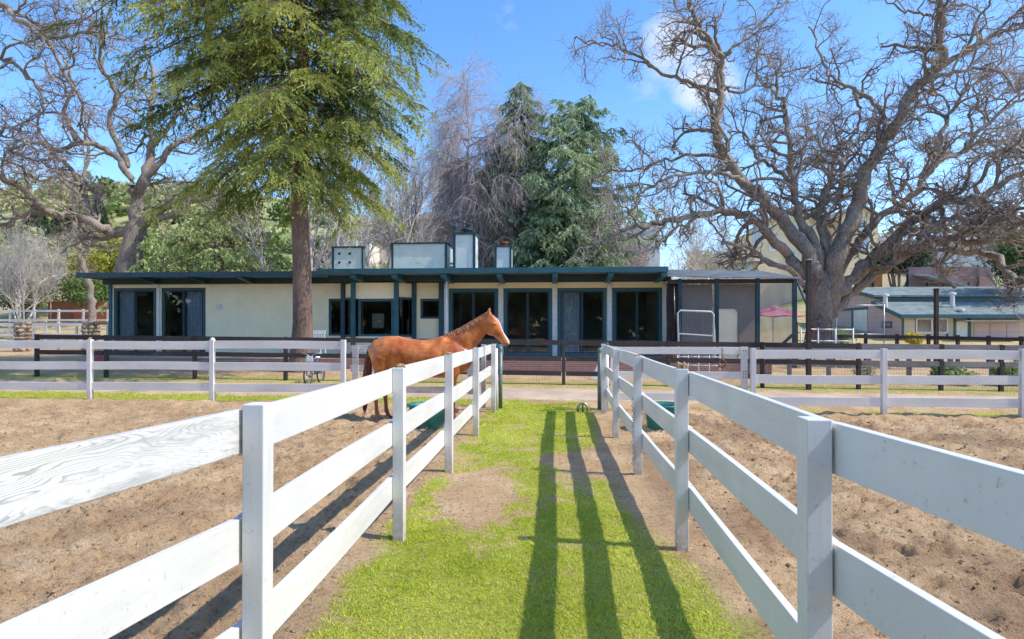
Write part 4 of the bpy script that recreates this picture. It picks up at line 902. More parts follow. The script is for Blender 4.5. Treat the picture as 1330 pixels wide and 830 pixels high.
def big_oak():
    Yo = 25.0; p = W(1064, 430, Yo); x, y = p[0], Yo; z = hz(x, y)
    t = thing('oak_tree', 'huge bare spreading oak with many thick limbs behind the screened porch', 'tree', (x, y, z)); T = Tree(); K = lambda l: c2(l, 665)
    # trunk with a flared foot
    pts = [W(1067, 458, Yo), W(1066, 442, Yo), W(1065, 425, Yo), W(1065, 405, Yo), W(1066, 385, Yo), W(1068, 368, Yo), W(1070, 352, Yo)]
    T.add([tuple(q) for q in pts], [.85, .62, .5, .46, .46, .42, .28], 18, 'wood')
    L_ = [([(800, 800), (765, 735), (715, 670), (665, 605), (610, 560), (520, 552), (430, 570), (350, 585), (270, 605), (215, 640)], 44, 6, -3, 1.0),
          ([(760, 735), (700, 695), (640, 665), (600, 637), (545, 636)], 20, 9, -1, .5),
          ([(800, 790), (775, 680), (725, 595), (660, 530), (600, 470), (545, 385), (530, 310), (545, 240), (540, 150), (500, 90), (470, 30), (455, -30)], 52, 8, -2.5, 1.0),
          ([(600, 470), (550, 455), (490, 450), (400, 465), (330, 510), (300, 560), (250, 600)], 15, 4, -2, 1.0),
          ([(565, 420), (480, 400), (400, 420), (320, 440), (250, 450), (180, 470)], 13, 4, 1.5, 1.0),
          ([(545, 240), (460, 215), (380, 180), (300, 135), (230, 118), (160, 100)], 15, 4, -1, 1.0),
          ([(540, 150), (600, 100), (650, 50), (720, 5)], 11, 4, 1.5, 1.0),
          ([(545, 240), (620, 230), (650, 180), (690, 130)], 10, 4, 1.5, 1.0),
          ([(802, 760), (790, 650), (752, 575), (735, 500), (720, 400), (715, 310), (690, 230), (700, 150)], 40, 7, 2.5, 1.2),
          ([(735, 500), (690, 440), (640, 410), (600, 350), (560, 340)], 18, 5, 3, 1.0),
          ([(815, 760), (815, 650), (790, 560), (850, 500), (855, 430), (900, 360), (960, 340)], 30, 9, 4, 1.0),
          ([(825, 770), (850, 650), (890, 545), (910, 470), (960, 380), (1010, 300), (1050, 220), (1120, 165), (1115, 80), (1120, -30)], 60, 14, -2, 1.0),
          ([(1120, 170), (1200, 120), (1280, 80), (1350, 50)], 20, 8, -1, 1.0), ([(1060, 215), (1150, 190), (1230, 180), (1330, 230)], 15, 5, -3, 1.0),
          ([(1120, 60), (1080, 40), (1020, 30), (950, -10)], 11, 4, 1, 1.0), ([(1180, 130), (1210, 60), (1250, -20)], 12, 5, 0, 1.0),
          ([(970, 370), (955, 280), (890, 230), (830, 205), (800, 140), (770, 70)], 17, 5, 3, 1.0), ([(890, 230), (905, 300), (880, 360), (800, 420)], 12, 4, 2, 1.0),
          ([(850, 660), (800, 560), (830, 420), (780, 350), (760, 270)], 20, 5, 6, 1.0),
          ([(815, 780), (880, 660), (950, 570), (1040, 510), (1100, 430), (1180, 380), (1260, 300), (1340, 250)], 32, 8, 2, 1.1),
          ([(815, 800), (860, 745), (930, 680), (1020, 595), (1110, 530), (1200, 515), (1280, 470), (1360, 440)], 48, 12, -2.5, 1.1),
          ([(820, 820), (880, 765), (950, 710), (1040, 655), (1110, 622), (1200, 628), (1290, 600), (1360, 560)], 34, 12, -4, 1.1),
          ([(1040, 655), (1080, 590), (1160, 570), (1240, 585), (1330, 540)], 20, 8, -2, 1.1),
          ([(1115, 540), (1130, 600), (1125, 660), (1112, 712), (1150, 748)], 15, 8, -1.5, .5),
          ([(1110, 625), (1160, 655), (1240, 660), (1290, 705), (1345, 745)], 26, 20, -3, .5),
          ([(1100, 430), (1120, 330), (1170, 250), (1230, 200), (1330, 170)], 16, 5, 4, 1.1), ([(1180, 380), (1250, 370), (1330, 380)], 14, 6, 2, 1.2), ([(1200, 515), (1230, 430), (1300, 380), (1340, 330)], 14, 5, -3, 1.2)]
    for l, w0, w1, dy, dn in L_:
        q = K(l); start = Yo if w0 >= 26 else Yo+dy*.5
        limb(T, q, start, dy, w0, w1, OAK, dens=dn)
    T.mesh(('wood',), 'trunk', M['oak'], t); T.mesh(('twig',), 'crown', M['twig'], t)
    return t
big_oak()
def left_oak():
    Yo = 31.0; p = W(172, 430, Yo); z = hz(p[0], Yo); t = thing('oak_tree', 'gnarled bare oak with a thick forked trunk rising behind the left end of the house', 'tree', (p[0], Yo, z)); T = Tree(); K = lambda l: c2(l, 0)
    O = dict(OAK, wsc=.58, len=[5, 2.8, 1.5, .85, .5], rad=[.2, .07, .032, .016, .010], per_m=1.0)
    T.add([W(165, 432, Yo), W(166, 400, Yo), W(168, 355, Yo), W(172, 320, Yo), W(178, 297, Yo), W(180, 285, Yo)], [.75, .6, .56, .52, .5, .35], 14, 'wood')
    T.add([W(150, 432, Yo+1), W(153, 360, Yo+1), W(162, 325, Yo+.5), W(170, 305, Yo)], [.35, .28, .26, .22], 10, 'wood')
    L_ = [([(350, 600), (300, 605), (240, 575), (180, 560), (120, 550), (80, 510), (20, 465), (-60, 430)], 28, 9, -4, 1.1),
          ([(360, 590), (352, 520), (380, 450), (395, 380), (390, 300), (400, 220), (380, 130)], 34, 7, 2, 1.0),
          ([(350, 500), (320, 430), (260, 380), (200, 370), (150, 390), (90, 370), (20, 390)], 18, 6, -3, 1.1),
          ([(360, 590), (420, 540), (455, 520), (520, 520), (590, 490)], 26, 7, -2, .8), ([(395, 575), (470, 550), (530, 560), (580, 600), (630, 612)], 18, 6, 1, .6),
          ([(380, 460), (430, 400), (480, 360), (560, 330), (620, 260)], 17, 5, 2, 1.0), ([(240, 575), (215, 500), (180, 430), (140, 400), (100, 330)], 15, 5, -1, 1.0),
          ([(330, 430), (290, 330), (300, 240), (260, 160), (270, 90)], 15, 5, -2, 1.0), ([(395, 380), (460, 300), (520, 260), (560, 190)], 14, 4, 2, 1.0),
          ([(340, 600), (260, 620), (200, 610)], 14, 7, 2, .7), ([(120, 550), (60, 560), (0, 590), (-60, 600)], 13, 5, -2, 1.0), ([(200, 370), (170, 290), (190, 210), (150, 130)], 12, 4, 0, 1.0), ([(80, 510), (60, 440), (0, 410)], 10, 4, 0, 1.0)]
    for l, w0, w1, dy, dn in L_: limb(T, K(l), Yo, dy, w0, w1, O, dens=dn)
    T.mesh(('wood',), 'trunk', M['oak'], t); T.mesh(('twig',), 'crown', M['twig'], t)
    # second oak further left, partly out of frame
    Yo = 27.0; p = W(-60, 430, Yo); t = thing('oak_tree', 'bare oak at the far left edge reaching a long limb across the upper left sky', 'tree', (p[0], Yo, hz(p[0], Yo))); T = Tree()
    T.add([W(-60, 440, Yo), W(-62, 360, Yo), W(-70, 260, Yo), W(-60, 150, Yo)], [.7, .55, .5, .4], 12, 'wood')
    for l, w0, w1, dy, dn in [([(-120, 300), (-60, 60), (0, 10), (50, 50), (120, 95), (190, 90), (265, 60)], 20, 5, -2, 1.0), ([(120, 95), (170, 200), (215, 260), (200, 330)], 10, 4, 1, 1.0), ([(-120, 320), (-60, 220), (0, 150), (60, 190), (110, 260), (90, 330)], 16, 4, 1, 1.0), ([(-130, 480), (-50, 400), (20, 330), (100, 400)], 16, 4, -2, 1.0)]:
        limb(T, K(l), Yo, dy, w0, w1, O, dens=dn)
    T.mesh(('wood',), 'trunk', M['oak'], t); T.mesh(('twig',), 'crown', M['twig2'], t)
    Yo = 36.0; p = W(102, 430, Yo); t = thing('oak_tree', 'slender leaning bare oak between the yellow-green shrub and the big forked oak', 'tree', (p[0], Yo, hz(p[0], Yo))); T = Tree()
    for l, w0, w1, dy, dn in [([(240, 880), (238, 820), (235, 760), (215, 690), (210, 640), (190, 590), (200, 500), (230, 420), (220, 330)], 20, 6, 2, .9), ([(200, 500), (150, 460), (100, 470), (60, 430)], 9, 4, 1, .9)]: limb(T, K(l), Yo, dy, w0, w1, O, dens=dn, t0=.4)
    T.mesh(('wood',), 'trunk', M['oak'], t); T.mesh(('twig',), 'crown', M['twig'], t)
left_oak()

def conifer(name, label, px, Y, ztop, zlow, Lmax, rtrunk, nb, mat, leaf=(.14, .035), per=(22, 10, 5), droop=.35, tone0=.45, gap=0, prof=None, lean=0, clear=None, barkm='cedb', seed=1):
    x0 = XA(px, Y); z0 = hz(x0, Y); t = thing(name, label, 'tree', (x0, Y, z0)); rs = np.random.default_rng(seed)
    T = Tree(); hgt = ztop-z0; N = 12
    T.add([(x0+lean*k/N*1.0+.06*math.sin(k*1.3), Y, z0-.1+hgt*k/N) for k in range(N+1)], [rtrunk*(1.25 if k == 0 else 1)*(1-.93*(k/N)**1.1) for k in range(N+1)], 14, 'wood')
    C = []; D = []; TN = []; n2, n3, n4 = per
    for b in range(nb):
        f = (b+rs.random())/nb; z = zlow+(ztop-zlow)*f**.95; az = b*2.399+rs.normal(0, .3)
        L0 = Lmax*(prof(f, az) if prof else (1-f)**.75)*rs.uniform(.72, 1.15)
        if L0 < .3: L0 = .3
        ca, sa = math.cos(az), math.sin(az); xb = x0+lean*(z-z0)/hgt; rise = rs.uniform(.02, .22)
        path = lambda s: (xb+ca*L0*s, Y+sa*L0*s, z+rise*L0*s-droop*L0*s*s)
        T.add([path(s) for s in np.linspace(0, 1, 7)], [max(.008, rtrunk*.19*(L0/Lmax)*(1-.9*s)) for s in np.linspace(0, 1, 7)], 5, 'wood')
        if gap and rs.random() < gap: continue
        bt = rs.normal(tone0, .23)
        m = max(4, int(n2*L0/Lmax+2)); s = rs.uniform(.08, 1.0, m)**.85; side = rs.choice([-1, 1], m)
        P0 = np.stack(path(s), 1) if False else np.array([path(q) for q in s])
        a2 = az+side*np.radians(rs.uniform(30, 75, m)); l2 = L0*rs.uniform(.14, .34, m)*(1.15-.6*s)
        dd = np.stack([np.cos(a2), np.sin(a2), rs.uniform(-.55, .1, m)], 1)
        T2 = rs.uniform(.1, 1, (m, n3)); P1 = P0[:, None]+dd[:, None]*(l2[:, None]*T2)[..., None]; P1[..., 2] -= .35*l2[:, None]*T2**2
        hang = rs.uniform(.10, .62, (m, n3))*(Lmax/5)**.5
        hd = np.stack([rs.normal(0, .45, (m, n3)), rs.normal(0, .45, (m, n3)), -np.ones((m, n3))*.8], -1)+dd[:, None]*.7
        T3 = rs.random((m, n3, n4)); P2 = P1[:, :, None]+hd[:, :, None]*(hang[..., None]*T3)[..., None]
        C.append(P2.reshape(-1, 3)); dr = np.broadcast_to(hd[:, :, None], P2.shape)+rs.normal(0, .65, P2.shape); D.append(dr.reshape(-1, 3))
        tip = (s[:, None]*.5+T2*.3)[..., None]*.45+T3*.15  # tone paints sunny lighter tips over darker inner foliage
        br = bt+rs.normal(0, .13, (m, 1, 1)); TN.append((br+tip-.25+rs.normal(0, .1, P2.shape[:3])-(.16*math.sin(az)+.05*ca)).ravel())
        for q in range(0, m, 2): T.add([tuple(P0[q]), tuple(P0[q]+dd[q]*l2[q]*.5-[0, 0, .09*l2[q]]), tuple(P0[q]+dd[q]*l2[q]-[0, 0, .35*l2[q]])], [.016, .011, .004], 3, 'wood')
    C = np.concatenate(C); D = np.concatenate(D); TN = np.clip(np.concatenate(TN), 0, 1)
    if clear is not None: k = clear(C); C, D, TN = C[k], D[k], TN[k]
    v, f = cards(C, D, leaf[0]*rs.uniform(.6, 1.3, len(C)), leaf[1]*rs.uniform(.7, 1.3, len(C)))
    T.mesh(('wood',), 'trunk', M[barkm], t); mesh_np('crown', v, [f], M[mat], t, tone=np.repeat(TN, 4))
    return t
def cprof(f, az):
    k = .5+.5*math.cos(az); lo = np.interp(f, [0, .12, .28, .5, .75, 1], [.5, .74, 1.12, 1.2, .9, .2]); hi = np.interp(f, [0, .12, .28, .5, .75, 1], [.5, .68, .8, .82, .6, .15])
    return (lo*(1-k)+hi*k)*(.66+.55*math.sin(az*2.5+f*23)**2)
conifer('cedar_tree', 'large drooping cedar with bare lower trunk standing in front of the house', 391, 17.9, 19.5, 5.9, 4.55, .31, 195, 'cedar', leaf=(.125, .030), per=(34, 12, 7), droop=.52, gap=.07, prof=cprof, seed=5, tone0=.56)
conifer('fir_tree', 'tall dark conifer left of the pair behind the chimneys', 676, 35, 16.2, 3.0, 2.9, .18, 130, 'fir', leaf=(.25, .06), per=(20, 8, 5), droop=.28, seed=8, tone0=.45, prof=lambda f, a: float(np.interp(f, [0, .4, .8, 1], [1, .9, .6, .15]))*(.6+.5*math.sin(f*40+a)**2))
conifer('fir_tree', 'broad blue-green conifer right of the pair behind the chimneys', 748, 34, 14.6, 3.0, 3.9, .18, 150, 'fir', leaf=(.25, .06), per=(20, 8, 5), droop=.05, seed=9, tone0=.6, prof=lambda f, a: float(np.interp(f, [0, .3, .75, 1], [.7, 1, .8, .25]))*(.6+.5*math.sin(f*33+a)**2))
conifer('cedar_tree', 'pale green young cedar behind the house left of the big cedar trunk', 290, 30, 8.3, 2.8, 5.0, .22, 60, 'lgreen', leaf=(.22, .06), per=(18, 8, 5), droop=.1, seed=12, tone0=.55, prof=lambda f, a: (1-f)**.5)
conifer('cedar_tree', 'small pale green cedar low behind the roof beside the dark deck', 232, 33, 7.0, 2.5, 3.3, .2, 46, 'green', leaf=(.22, .06), per=(16, 8, 5), droop=.1, seed=13, tone0=.6, prof=lambda f, a: (1-f)**.5)
conifer('fir_tree', 'dark low conifer between the small chimney and the oak limbs', 712, 33, 8.5, 2.2, 3.0, .2, 60, 'fir', leaf=(.24, .07), per=(16, 8, 5), droop=.1, seed=14, tone0=.42, prof=lambda f, a: (1-f)**.5)

def bare_tree(label, px, Y, h, o, w, mw='palet', mt='twig', spread=.25, stems=3, name='bare_tree', base=None, r0=.14):
    x = XA(px, Y); z = hz(x, Y) if base is None else base; t = thing(name, label, 'tree', (x, Y, z)); T = Tree()
    for k in range(stems):
        a = 6.28*k/stems+U_(0, 1); d = nrm((math.cos(a)*spread+U_(-.1, .1), math.sin(a)*spread, 1))
        n = 9; pts = walk((x+math.cos(a)*w*.1, Y+math.sin(a)*w*.1, z-.1), d, h*U_(.8, 1.05), n, .10, .03); rr = [r0*(1-.85*i/n) for i in range(n+1)]
        T.add(pts, rr, 8, 'wood'); sprout(T, pts, rr, h, 0, dict(o, ch=[o['per_m']*h]+o['ch'][1:]), t0=.22)
    T.mesh(('wood',), 'trunk', M[mw], t); T.mesh(('twig',), 'crown', M[mt], t); return t
UPR = dict(n=[8, 7, 6, 4], wig=[.1, .16, .2, .25], up=[.05, .08, .05, .02], sides=[7, 5, 3, 3], ch=[8, 8, 6], ang=(25, 55), len=[5, 3.0, 1.6, .8], rad=[.15, .05, .022, .012], max=3, woodr=.03, lift=[.4, .3, .1], per_m=1.8)
WEEP = dict(UPR, up=[.05, -.06, -.16, -.2], lift=[.1, -.2, -.5], ch=[9, 11, 9], len=[5, 3.2, 2.0, 1.3], rad=[.15, .05, .022, .014], ang=(30, 80), wig=[.1, .14, .12, .12], per_m=2.0)
bare_tree('tall bare tree with mauve drooping twigs between the cedar and the conifers', 598, 36, 18, WEEP, 1, 'pinkt', 'pinkt', .24, 4)
bare_tree('bare mauve tree leaning out just right of the big chimney', 636, 38, 12.5, WEEP, 1, 'pinkt', 'pinkt', .28, 3)
bare_tree('white-stemmed bare tree behind the roof screen', 484, 29, 8.5, dict(UPR, per_m=1.2), 1, 'palet', 'greyt', .2, 3, r0=.11)
bare_tree('bare pale-trunked tree just right of the cedar trunk', 412, 27, 11, dict(UPR, per_m=1.0), 1, 'palet', 'greyt', .12, 2, r0=.17)
bare_tree('bare tree leaning left behind the cedar trunk', 372, 28, 9, dict(UPR, per_m=1.0), 1, 'palet', 'twig', .45, 2, r0=.13)
bare_tree('dark-stemmed bare tree behind the equipment box', 520, 31, 9.5, dict(UPR, per_m=1.6), 1, 'oak', 'twig', .25, 3, r0=.12)
for px, Y, h, l in ((725, 38, 7.6, 'reddish bare tree right behind the dark low conifer'), (775, 40, 8.2, 'reddish bare tree behind the third sliding door roofline'), (812, 42, 8.6, 'reddish bare tree in front of the pale block building'), (556, 42, 12.5, 'pinkish bare tree behind the big rooftop box')):
    bare_tree(l, px, Y, h, dict(UPR, per_m=2.6), 1, 'pinkt', 'pinkt', .35, 4, r0=.08)
for px, Y, h, l in ((905, 44, 9.5, 'thin bare grey tree left of the yellow hillside house'), (928, 40, 10, 'thin upright bare tree just above the porch roof'), (862, 48, 6.2, 'thin bare tree beside the pale block building')):
    bare_tree(l, px, Y, h, dict(UPR, per_m=1.3), 1, 'greyt', 'greyt', .25, 3, r0=.06)
bare_tree('silvery bare shrub at the far left below the oak limbs', 28, 40, 6.0, dict(UPR, per_m=3.0, ang=(20, 60)), 1, 'greyt', 'greyt', .5, 6, r0=.07, name='bare_shrub')
bare_tree('tangle of bare pinkish branches at the far right over the terrace wall', 1322, 52, 12, dict(UPR, per_m=2.4, wig=[.2, .3, .35, .4]), 1, 'pinkt', 'pinkt', .4, 5, r0=.1)

def bush(name, label, px, Y, zc, rx, rz, n, mat, leaf=(.16, .08), tone0=.5, base=None, cat='shrub', group=None, lobes=9, ry=None):
    x = XA(px, Y); z0 = hz(x, Y) if base is None else base; t = thing(name, label, cat, (x, Y, z0), group); ry = ry or rx
    cs = []; tn = []
    for k in range(lobes):
        d = rng.normal(size=3); d /= np.linalg.norm(d); c = np.array([x, Y, zc])+d*[rx*.55, ry*.55, rz*.55]; m = n//lobes
        q = rng.normal(size=(m, 3)); q /= np.linalg.norm(q, axis=1, keepdims=True); q *= rng.random((m, 1))**.4
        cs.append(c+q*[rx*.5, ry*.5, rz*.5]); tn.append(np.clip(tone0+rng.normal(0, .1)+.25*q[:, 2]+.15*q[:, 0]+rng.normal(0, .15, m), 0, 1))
    c = np.concatenate(cs); c[:, 2] = np.maximum(c[:, 2], z0+.03); v, f = cards(c, rng.normal(size=c.shape), leaf[0]*rng.uniform(.6, 1.3, len(c)), leaf[1]*rng.uniform(.6, 1.3, len(c)))
    T = Tree()
    for k in range(7):
        e = cs[k % lobes].mean(0); T.add([(x+.06*rx*math.cos(k), Y+.06*rx*math.sin(k), z0-.05), tuple((np.array([x, Y, z0])+e)/2+rng.normal(0, .06*rx, 3)), tuple(e)], [.05*rx, .035*rx, .01*rx], 5, 'wood')
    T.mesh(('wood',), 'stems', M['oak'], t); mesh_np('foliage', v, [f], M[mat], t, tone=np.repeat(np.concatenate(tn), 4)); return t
bush('shrub', 'large yellow-green shrub left of the house behind the red wall', 100, 46, ZA(357, 100, 46), 3.0, 2.5, 6500, 'ygreen', (.26, .13), .55)
bush('shrub', 'dark green shrub spilling behind the red wall at the house corner', 118, 42, ZA(382, 118, 42), 2.6, 1.5, 4500, 'green', (.22, .11), .4)
bush('shrub', 'yellow-green shrub behind the big forked oak trunk', 150, 48, ZA(335, 150, 48), 2.8, 2.2, 4500, 'ygreen', (.28, .13), .5)
bush('shrub', 'bright green shrub right of the forked oak trunk', 190, 44, ZA(335, 190, 44), 1.7, 2.4, 3500, 'green', (.25, .12), .6)
bush('hedge', 'long olive hedge behind the wire fence at the far left', 22, 43, ZA(385, 22, 43), 3.4, 1.3, 6000, 'olive', (.2, .1), .55, cat='hedge', ry=1.2)
bush('shrub', 'low green shrub between the far fence rails, leftmost of the two on the right', 1240, 17.1, hz(XA(1240, 17.1), 17.1)+.32, .62, .33, 1500, 'green', (.11, .06), .75)
bush('shrub', 'low green shrub by the fence at the right edge of the photo', 1318, 17.1, hz(XA(1318, 17.1), 17.1)+.35, .55, .36, 1400, 'green', (.11, .06), .75)
bush('shrub', 'sparse dry shrub beside the white fence post on the right', 1125, 16.9, hz(XA(1125, 16.9), 16.9)+.3, .35, .35, 350, 'olive', (.09, .03), .4)
bush('flower_bush', 'small yellow-flowering bush in front of the pink barn', 1187, 30, ZA(441, 1187, 30), .55, .35, 1200, 'flow', (.12, .07), .6)
bush('evergreen_tree', 'dark evergreen at the right edge beneath the oak limbs', 1312, 44, ZA(330, 1312, 44), 3.2, 3.0, 5200, 'green', (.3, .14), .35, cat='tree')
bush('evergreen_tree', 'dark evergreen behind the orange board fence on the slope', 1165, 62, ZA(338, 1165, 62), 3.4, 2.2, 4200, 'cyp', (.4, .2), .5, cat='tree')
bush('shrub', 'light green shrub behind the screened porch roof', 925, 52, ZA(343, 925, 52), 3.0, 1.6, 2600, 'olive', (.3, .14), .6)
bush('shrub', 'bright green garden shrub beyond the tube panels by the oak', 1090, 30, ZA(438, 1090, 30), .9, .4, 900, 'green', (.14, .07), .7)
for i, (px, Y, pt, w) in enumerate(((48, 92, 262, 1.5), (72, 80, 285, 1.3), (96, 96, 268, 1.5), (128, 88, 255, 1.4), (205, 100, 262, 1.5), (236, 96, 275, 1.5))):
    x = XA(px, Y); z0 = hz(x, Y); z1 = ZA(pt, px, Y); n = 1500; u = rng.random(n)
    rad = w*np.sin(np.pi*np.clip(u, .02, 1)**.6)**.7*(1-u*.35); a = rng.uniform(0, 6.28, n); c = np.stack([x+rad*np.cos(a), Y+rad*np.sin(a), z0+(z1-z0)*u], 1)
    lab = ['narrow dark cypress on the hill, leftmost of the cypresses', 'shorter dark cypress second from the left on the hill', 'narrow cypress third from the left on the hillside', 'tallest dark cypress left of the forked oak', 'dark cypress just right of the forked oak', 'dark cypress between the forked oak and the big cedar'][i]
    t = thing('cypress_tree', lab, 'tree', (x, Y, z0), 'cypress trees on the hill')
    v, f = cards(c, rng.normal(size=(n, 3))+[0, 0, 1.5], .9, .35); MB().tube([(x, Y, z0-.2), (x, Y, z0+(z1-z0)*.7)], [.25, .08], 8).build('trunk', 'oak', t); mesh_np('crown', v, [f], M['cyp'], t, tone=np.repeat(np.clip(rng.normal(.5, .25, n), 0, 1), 4))
# wooded hillsides: mass
def woodland():
    for (lab, p0, p1, Y0, Y1, N, mt, tn) in (('olive and tan scrub covering the left hillside', -260, 330, 62, 165, 300, 'olive', .55), ('green woodland on the hillside behind the cedar', 60, 620, 58, 130, 85, 'green', .5), ('scrub and gardens on the right hillside', 960, 1600, 96, 160, 90, 'olive', .45)):
        V = []; Fs = []; TT = []; k0 = 0
        for i in range(N):
            px = random.uniform(p0, p1); Y = random.uniform(Y0, Y1); x = XA(px, Y); z = hz(x, Y); r = U_(1.0, 2.6)*(Y/90)**.3; h = r*U_(.6, 1.5); m = 90
            q = rng.normal(size=(m, 3)); q /= np.linalg.norm(q, axis=1, keepdims=True); q *= rng.random((m, 1))**.35
            c = np.array([x, Y, z+h*.6])+q*[r, r, h]; v, f = cards(c, rng.normal(size=(m, 3)), r*.55, r*.3); V.append(v); Fs.append(f+k0); k0 += len(v)
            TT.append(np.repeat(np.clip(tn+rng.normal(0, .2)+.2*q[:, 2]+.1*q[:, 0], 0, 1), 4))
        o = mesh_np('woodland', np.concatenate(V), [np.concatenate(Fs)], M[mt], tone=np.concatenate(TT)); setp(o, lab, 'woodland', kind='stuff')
woodland()
def trees_behind():
    V = []; Fs = []; TT = []; k0 = 0
    for i in range(420):
        x = random.uniform(-60, 60); y = random.uniform(-34, -22); h = U_(0.0, 11); m = 60; r = U_(1.4, 2.6)
        q = rng.normal(size=(m, 3)); q /= np.linalg.norm(q, axis=1, keepdims=True); q *= rng.random((m, 1))**.35
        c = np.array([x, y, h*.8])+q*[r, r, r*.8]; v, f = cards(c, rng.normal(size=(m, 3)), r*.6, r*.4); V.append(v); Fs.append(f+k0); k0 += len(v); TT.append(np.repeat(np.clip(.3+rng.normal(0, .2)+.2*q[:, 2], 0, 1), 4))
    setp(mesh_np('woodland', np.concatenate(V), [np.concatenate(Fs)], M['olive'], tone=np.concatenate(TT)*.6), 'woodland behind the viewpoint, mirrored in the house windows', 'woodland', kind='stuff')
trees_behind()

# ------------------------------------------------------------------ barn and hill houses on the right
def barn():
    Y0, Y1 = 40.0, 47.5; xl = XA(1170, Y0); xr = xl+20; g = hz(xl, 42)-.1
    ze = ZA(409, 1170, Y0); zr = ZA(375, 1114, Y1); yc = 43.0; zc = ZA(393, 1138, yc); zc2 = zc+.38
    t = thing('stable_barn', 'long low pink and cream stable barn with green shingle roof', 'barn', (xl, Y0, g))
    b = MB(); b.add([(xl, Y0, g), (xl, Y1+3, g), (xl, Y1+3, zr-.7), (xl, Y1, zr), (xl, yc, zc2-.1), (xl, Y0, ze)], [(0, 5, 4, 3, 2, 1)]); b.build('end_wall', 'pinks', t)
    MB().box(xl+.003, xr, Y0, Y0+.15, g, ze-.05).build('front_wall', 'yels', t)
    MB().box(xl, xr, yc-.02, yc+.05, zc-.1, zc2).build('clerestory', 'tealb', t)
    MB().hexa([(xl-.25, Y0-.5, ze-.12), (xr, Y0-.5, ze-.12), (xr, yc, zc-.02), (xl-.25, yc, zc-.02)], [(xl-.25, Y0-.5, ze), (xr, Y0-.5, ze), (xr, yc, zc+.1), (xl-.25, yc, zc+.1)]).build('lower_roof', 'groof', t)
    MB().hexa([(xl-.25, yc-.3, zc2), (xr, yc-.3, zc2), (xr, Y1, zr), (xl-.25, Y1, zr)], [(xl-.25, yc-.3, zc2+.12), (xr, yc-.3, zc2+.12), (xr, Y1, zr+.12), (xl-.25, Y1, zr+.12)]).build('upper_roof', 'groof', t)
    MB().hexa([(xl-.25, Y1, zr), (xr, Y1, zr), (xr, Y1+4, zr-1.0), (xl-.25, Y1+4, zr-1.0)], [(xl-.25, Y1, zr+.12), (xr, Y1, zr+.12), (xr, Y1+4, zr-.88), (xl-.25, Y1+4, zr-.88)]).build('rear_roof', 'groof', t)
    MB().box(xl-.28, xr, Y0-.56, Y0-.503, ze-.22, ze+.02).build('fascia', 'tealb', t)
    b = MB(); b.hexa([(xl-.31, Y0-.5, ze-.25), (xl-.26, Y0-.5, ze-.25), (xl-.26, yc, zc-.15), (xl-.31, yc, zc-.15)], [(xl-.31, Y0-.5, ze+.02), (xl-.26, Y0-.5, ze+.02), (xl-.26, yc, zc+.12), (xl-.31, yc, zc+.12)])
    b.hexa([(xl-.31, yc-.3, zc2-.12), (xl-.26, yc-.3, zc2-.12), (xl-.26, Y1, zr-.12), (xl-.31, Y1, zr-.12)], [(xl-.31, yc-.3, zc2+.14), (xl-.26, yc-.3, zc2+.14), (xl-.26, Y1, zr+.14), (xl-.31, Y1, zr+.14)]); b.build('rake_trim', 'tealb', t)
    for a, c, za, zb, nm in ((1191, 1229, 431, 415, 'window'),):
        f = MB(); x0, x1, z0, z1 = XA(a, Y0), XA(c, Y0), ZA(za, a, Y0), ZA(zb, a, Y0); f.box(x0-.1, x1+.1, Y0-.06, Y0-.003, z0-.1, z0); f.box(x0-.1, x1+.1, Y0-.06, Y0-.003, z1, z1+.1)
        for x in (x0-.1, (x0+x1)/2-.05, x1): f.box(x, x+.1, Y0-.058, Y0-.005, z0, z1)
        w = f.build('window', 'wpipe', t); MB().box(x0, x1, Y0-.03, Y0-.01, z0, z1).build('pane', 'inner', w)
    for a, c in ((1171, 1173.5), (1188, 1190), (1229, 1231.5), (1238.5, 1241), (1257, 1261)): MB().box(XA(a, Y0), XA(c, Y0), Y0-.04, Y0-.003, g, ze-.1).build('trim', 'tealb', t)
    MB().box(XA(1172, Y0)+.1, XA(1188, Y0), Y0-.03, Y0-.006, g, ze-.3).build('shutter', 'yels', t)
    d = MB().box(XA(1242, Y0), XA(1256, Y0), Y0-.03, Y0-.006, g, ze-.35).build('door', 'pale', t); MB().box(XA(1254, Y0), XA(1255, Y0), Y0-.06, Y0-.031, g+.9, g+1.1).build('handle', 'steel', d)
    for a, c in ((1265, 1284), (1285.5, 1306), (1307.5, 1324)): MB().box(XA(a, Y0), XA(c, Y0), Y0-.04, Y0-.006, g, ze-.55).build('stall_door', 'pinks', t)
    MB().box(XA(1240, Y0), XA(1328, Y0), Y0-1.0, Y0-.05, ze-.42, ze-.36).build('awning', 'corr', t)
    for px, py0, py1, yy in ((1150, 383, 397, 41.5), (1237, 381, 396, 41.3), (1248, 402, 408, 40.2)):
        x = XA(px, yy); MB().lathe((x, yy, ZA(py1, px, yy)-.1), [(.13, 0), (.13, ZA(py0, px, yy)-ZA(py1, px, yy)), (.22, ZA(py0, px, yy)-ZA(py1, px, yy)+.02), (.2, ZA(py0, px, yy)-ZA(py1, px, yy)+.15), (.001, ZA(py0, px, yy)-ZA(py1, px, yy)+.2)], 10).build('roof_vent', 'wpipe', t)
    f = MB().box(xl-.04, xl-.003, 41.0, 42.2, g+.6, ze-.4).build('window', 'tealb', t); MB().box(xl-.05, xl-.041, 41.12, 42.08, g+.72, ze-.52).build('pane', 'inner', f)
    MB().box(xl-.05, xl-.004, 44, 49, g+1.9, g+2.1).build('lintel', 'tealb', t); MB().box(xl-.04, xl-.006, 44.1, 46, g, g+1.9).build('stall_door', 'pale', t); MB().box(xl-.05, xl-.008, 46.0, 46.3, g, g+1.9).build('door_post', 'tealb', t)
barn()
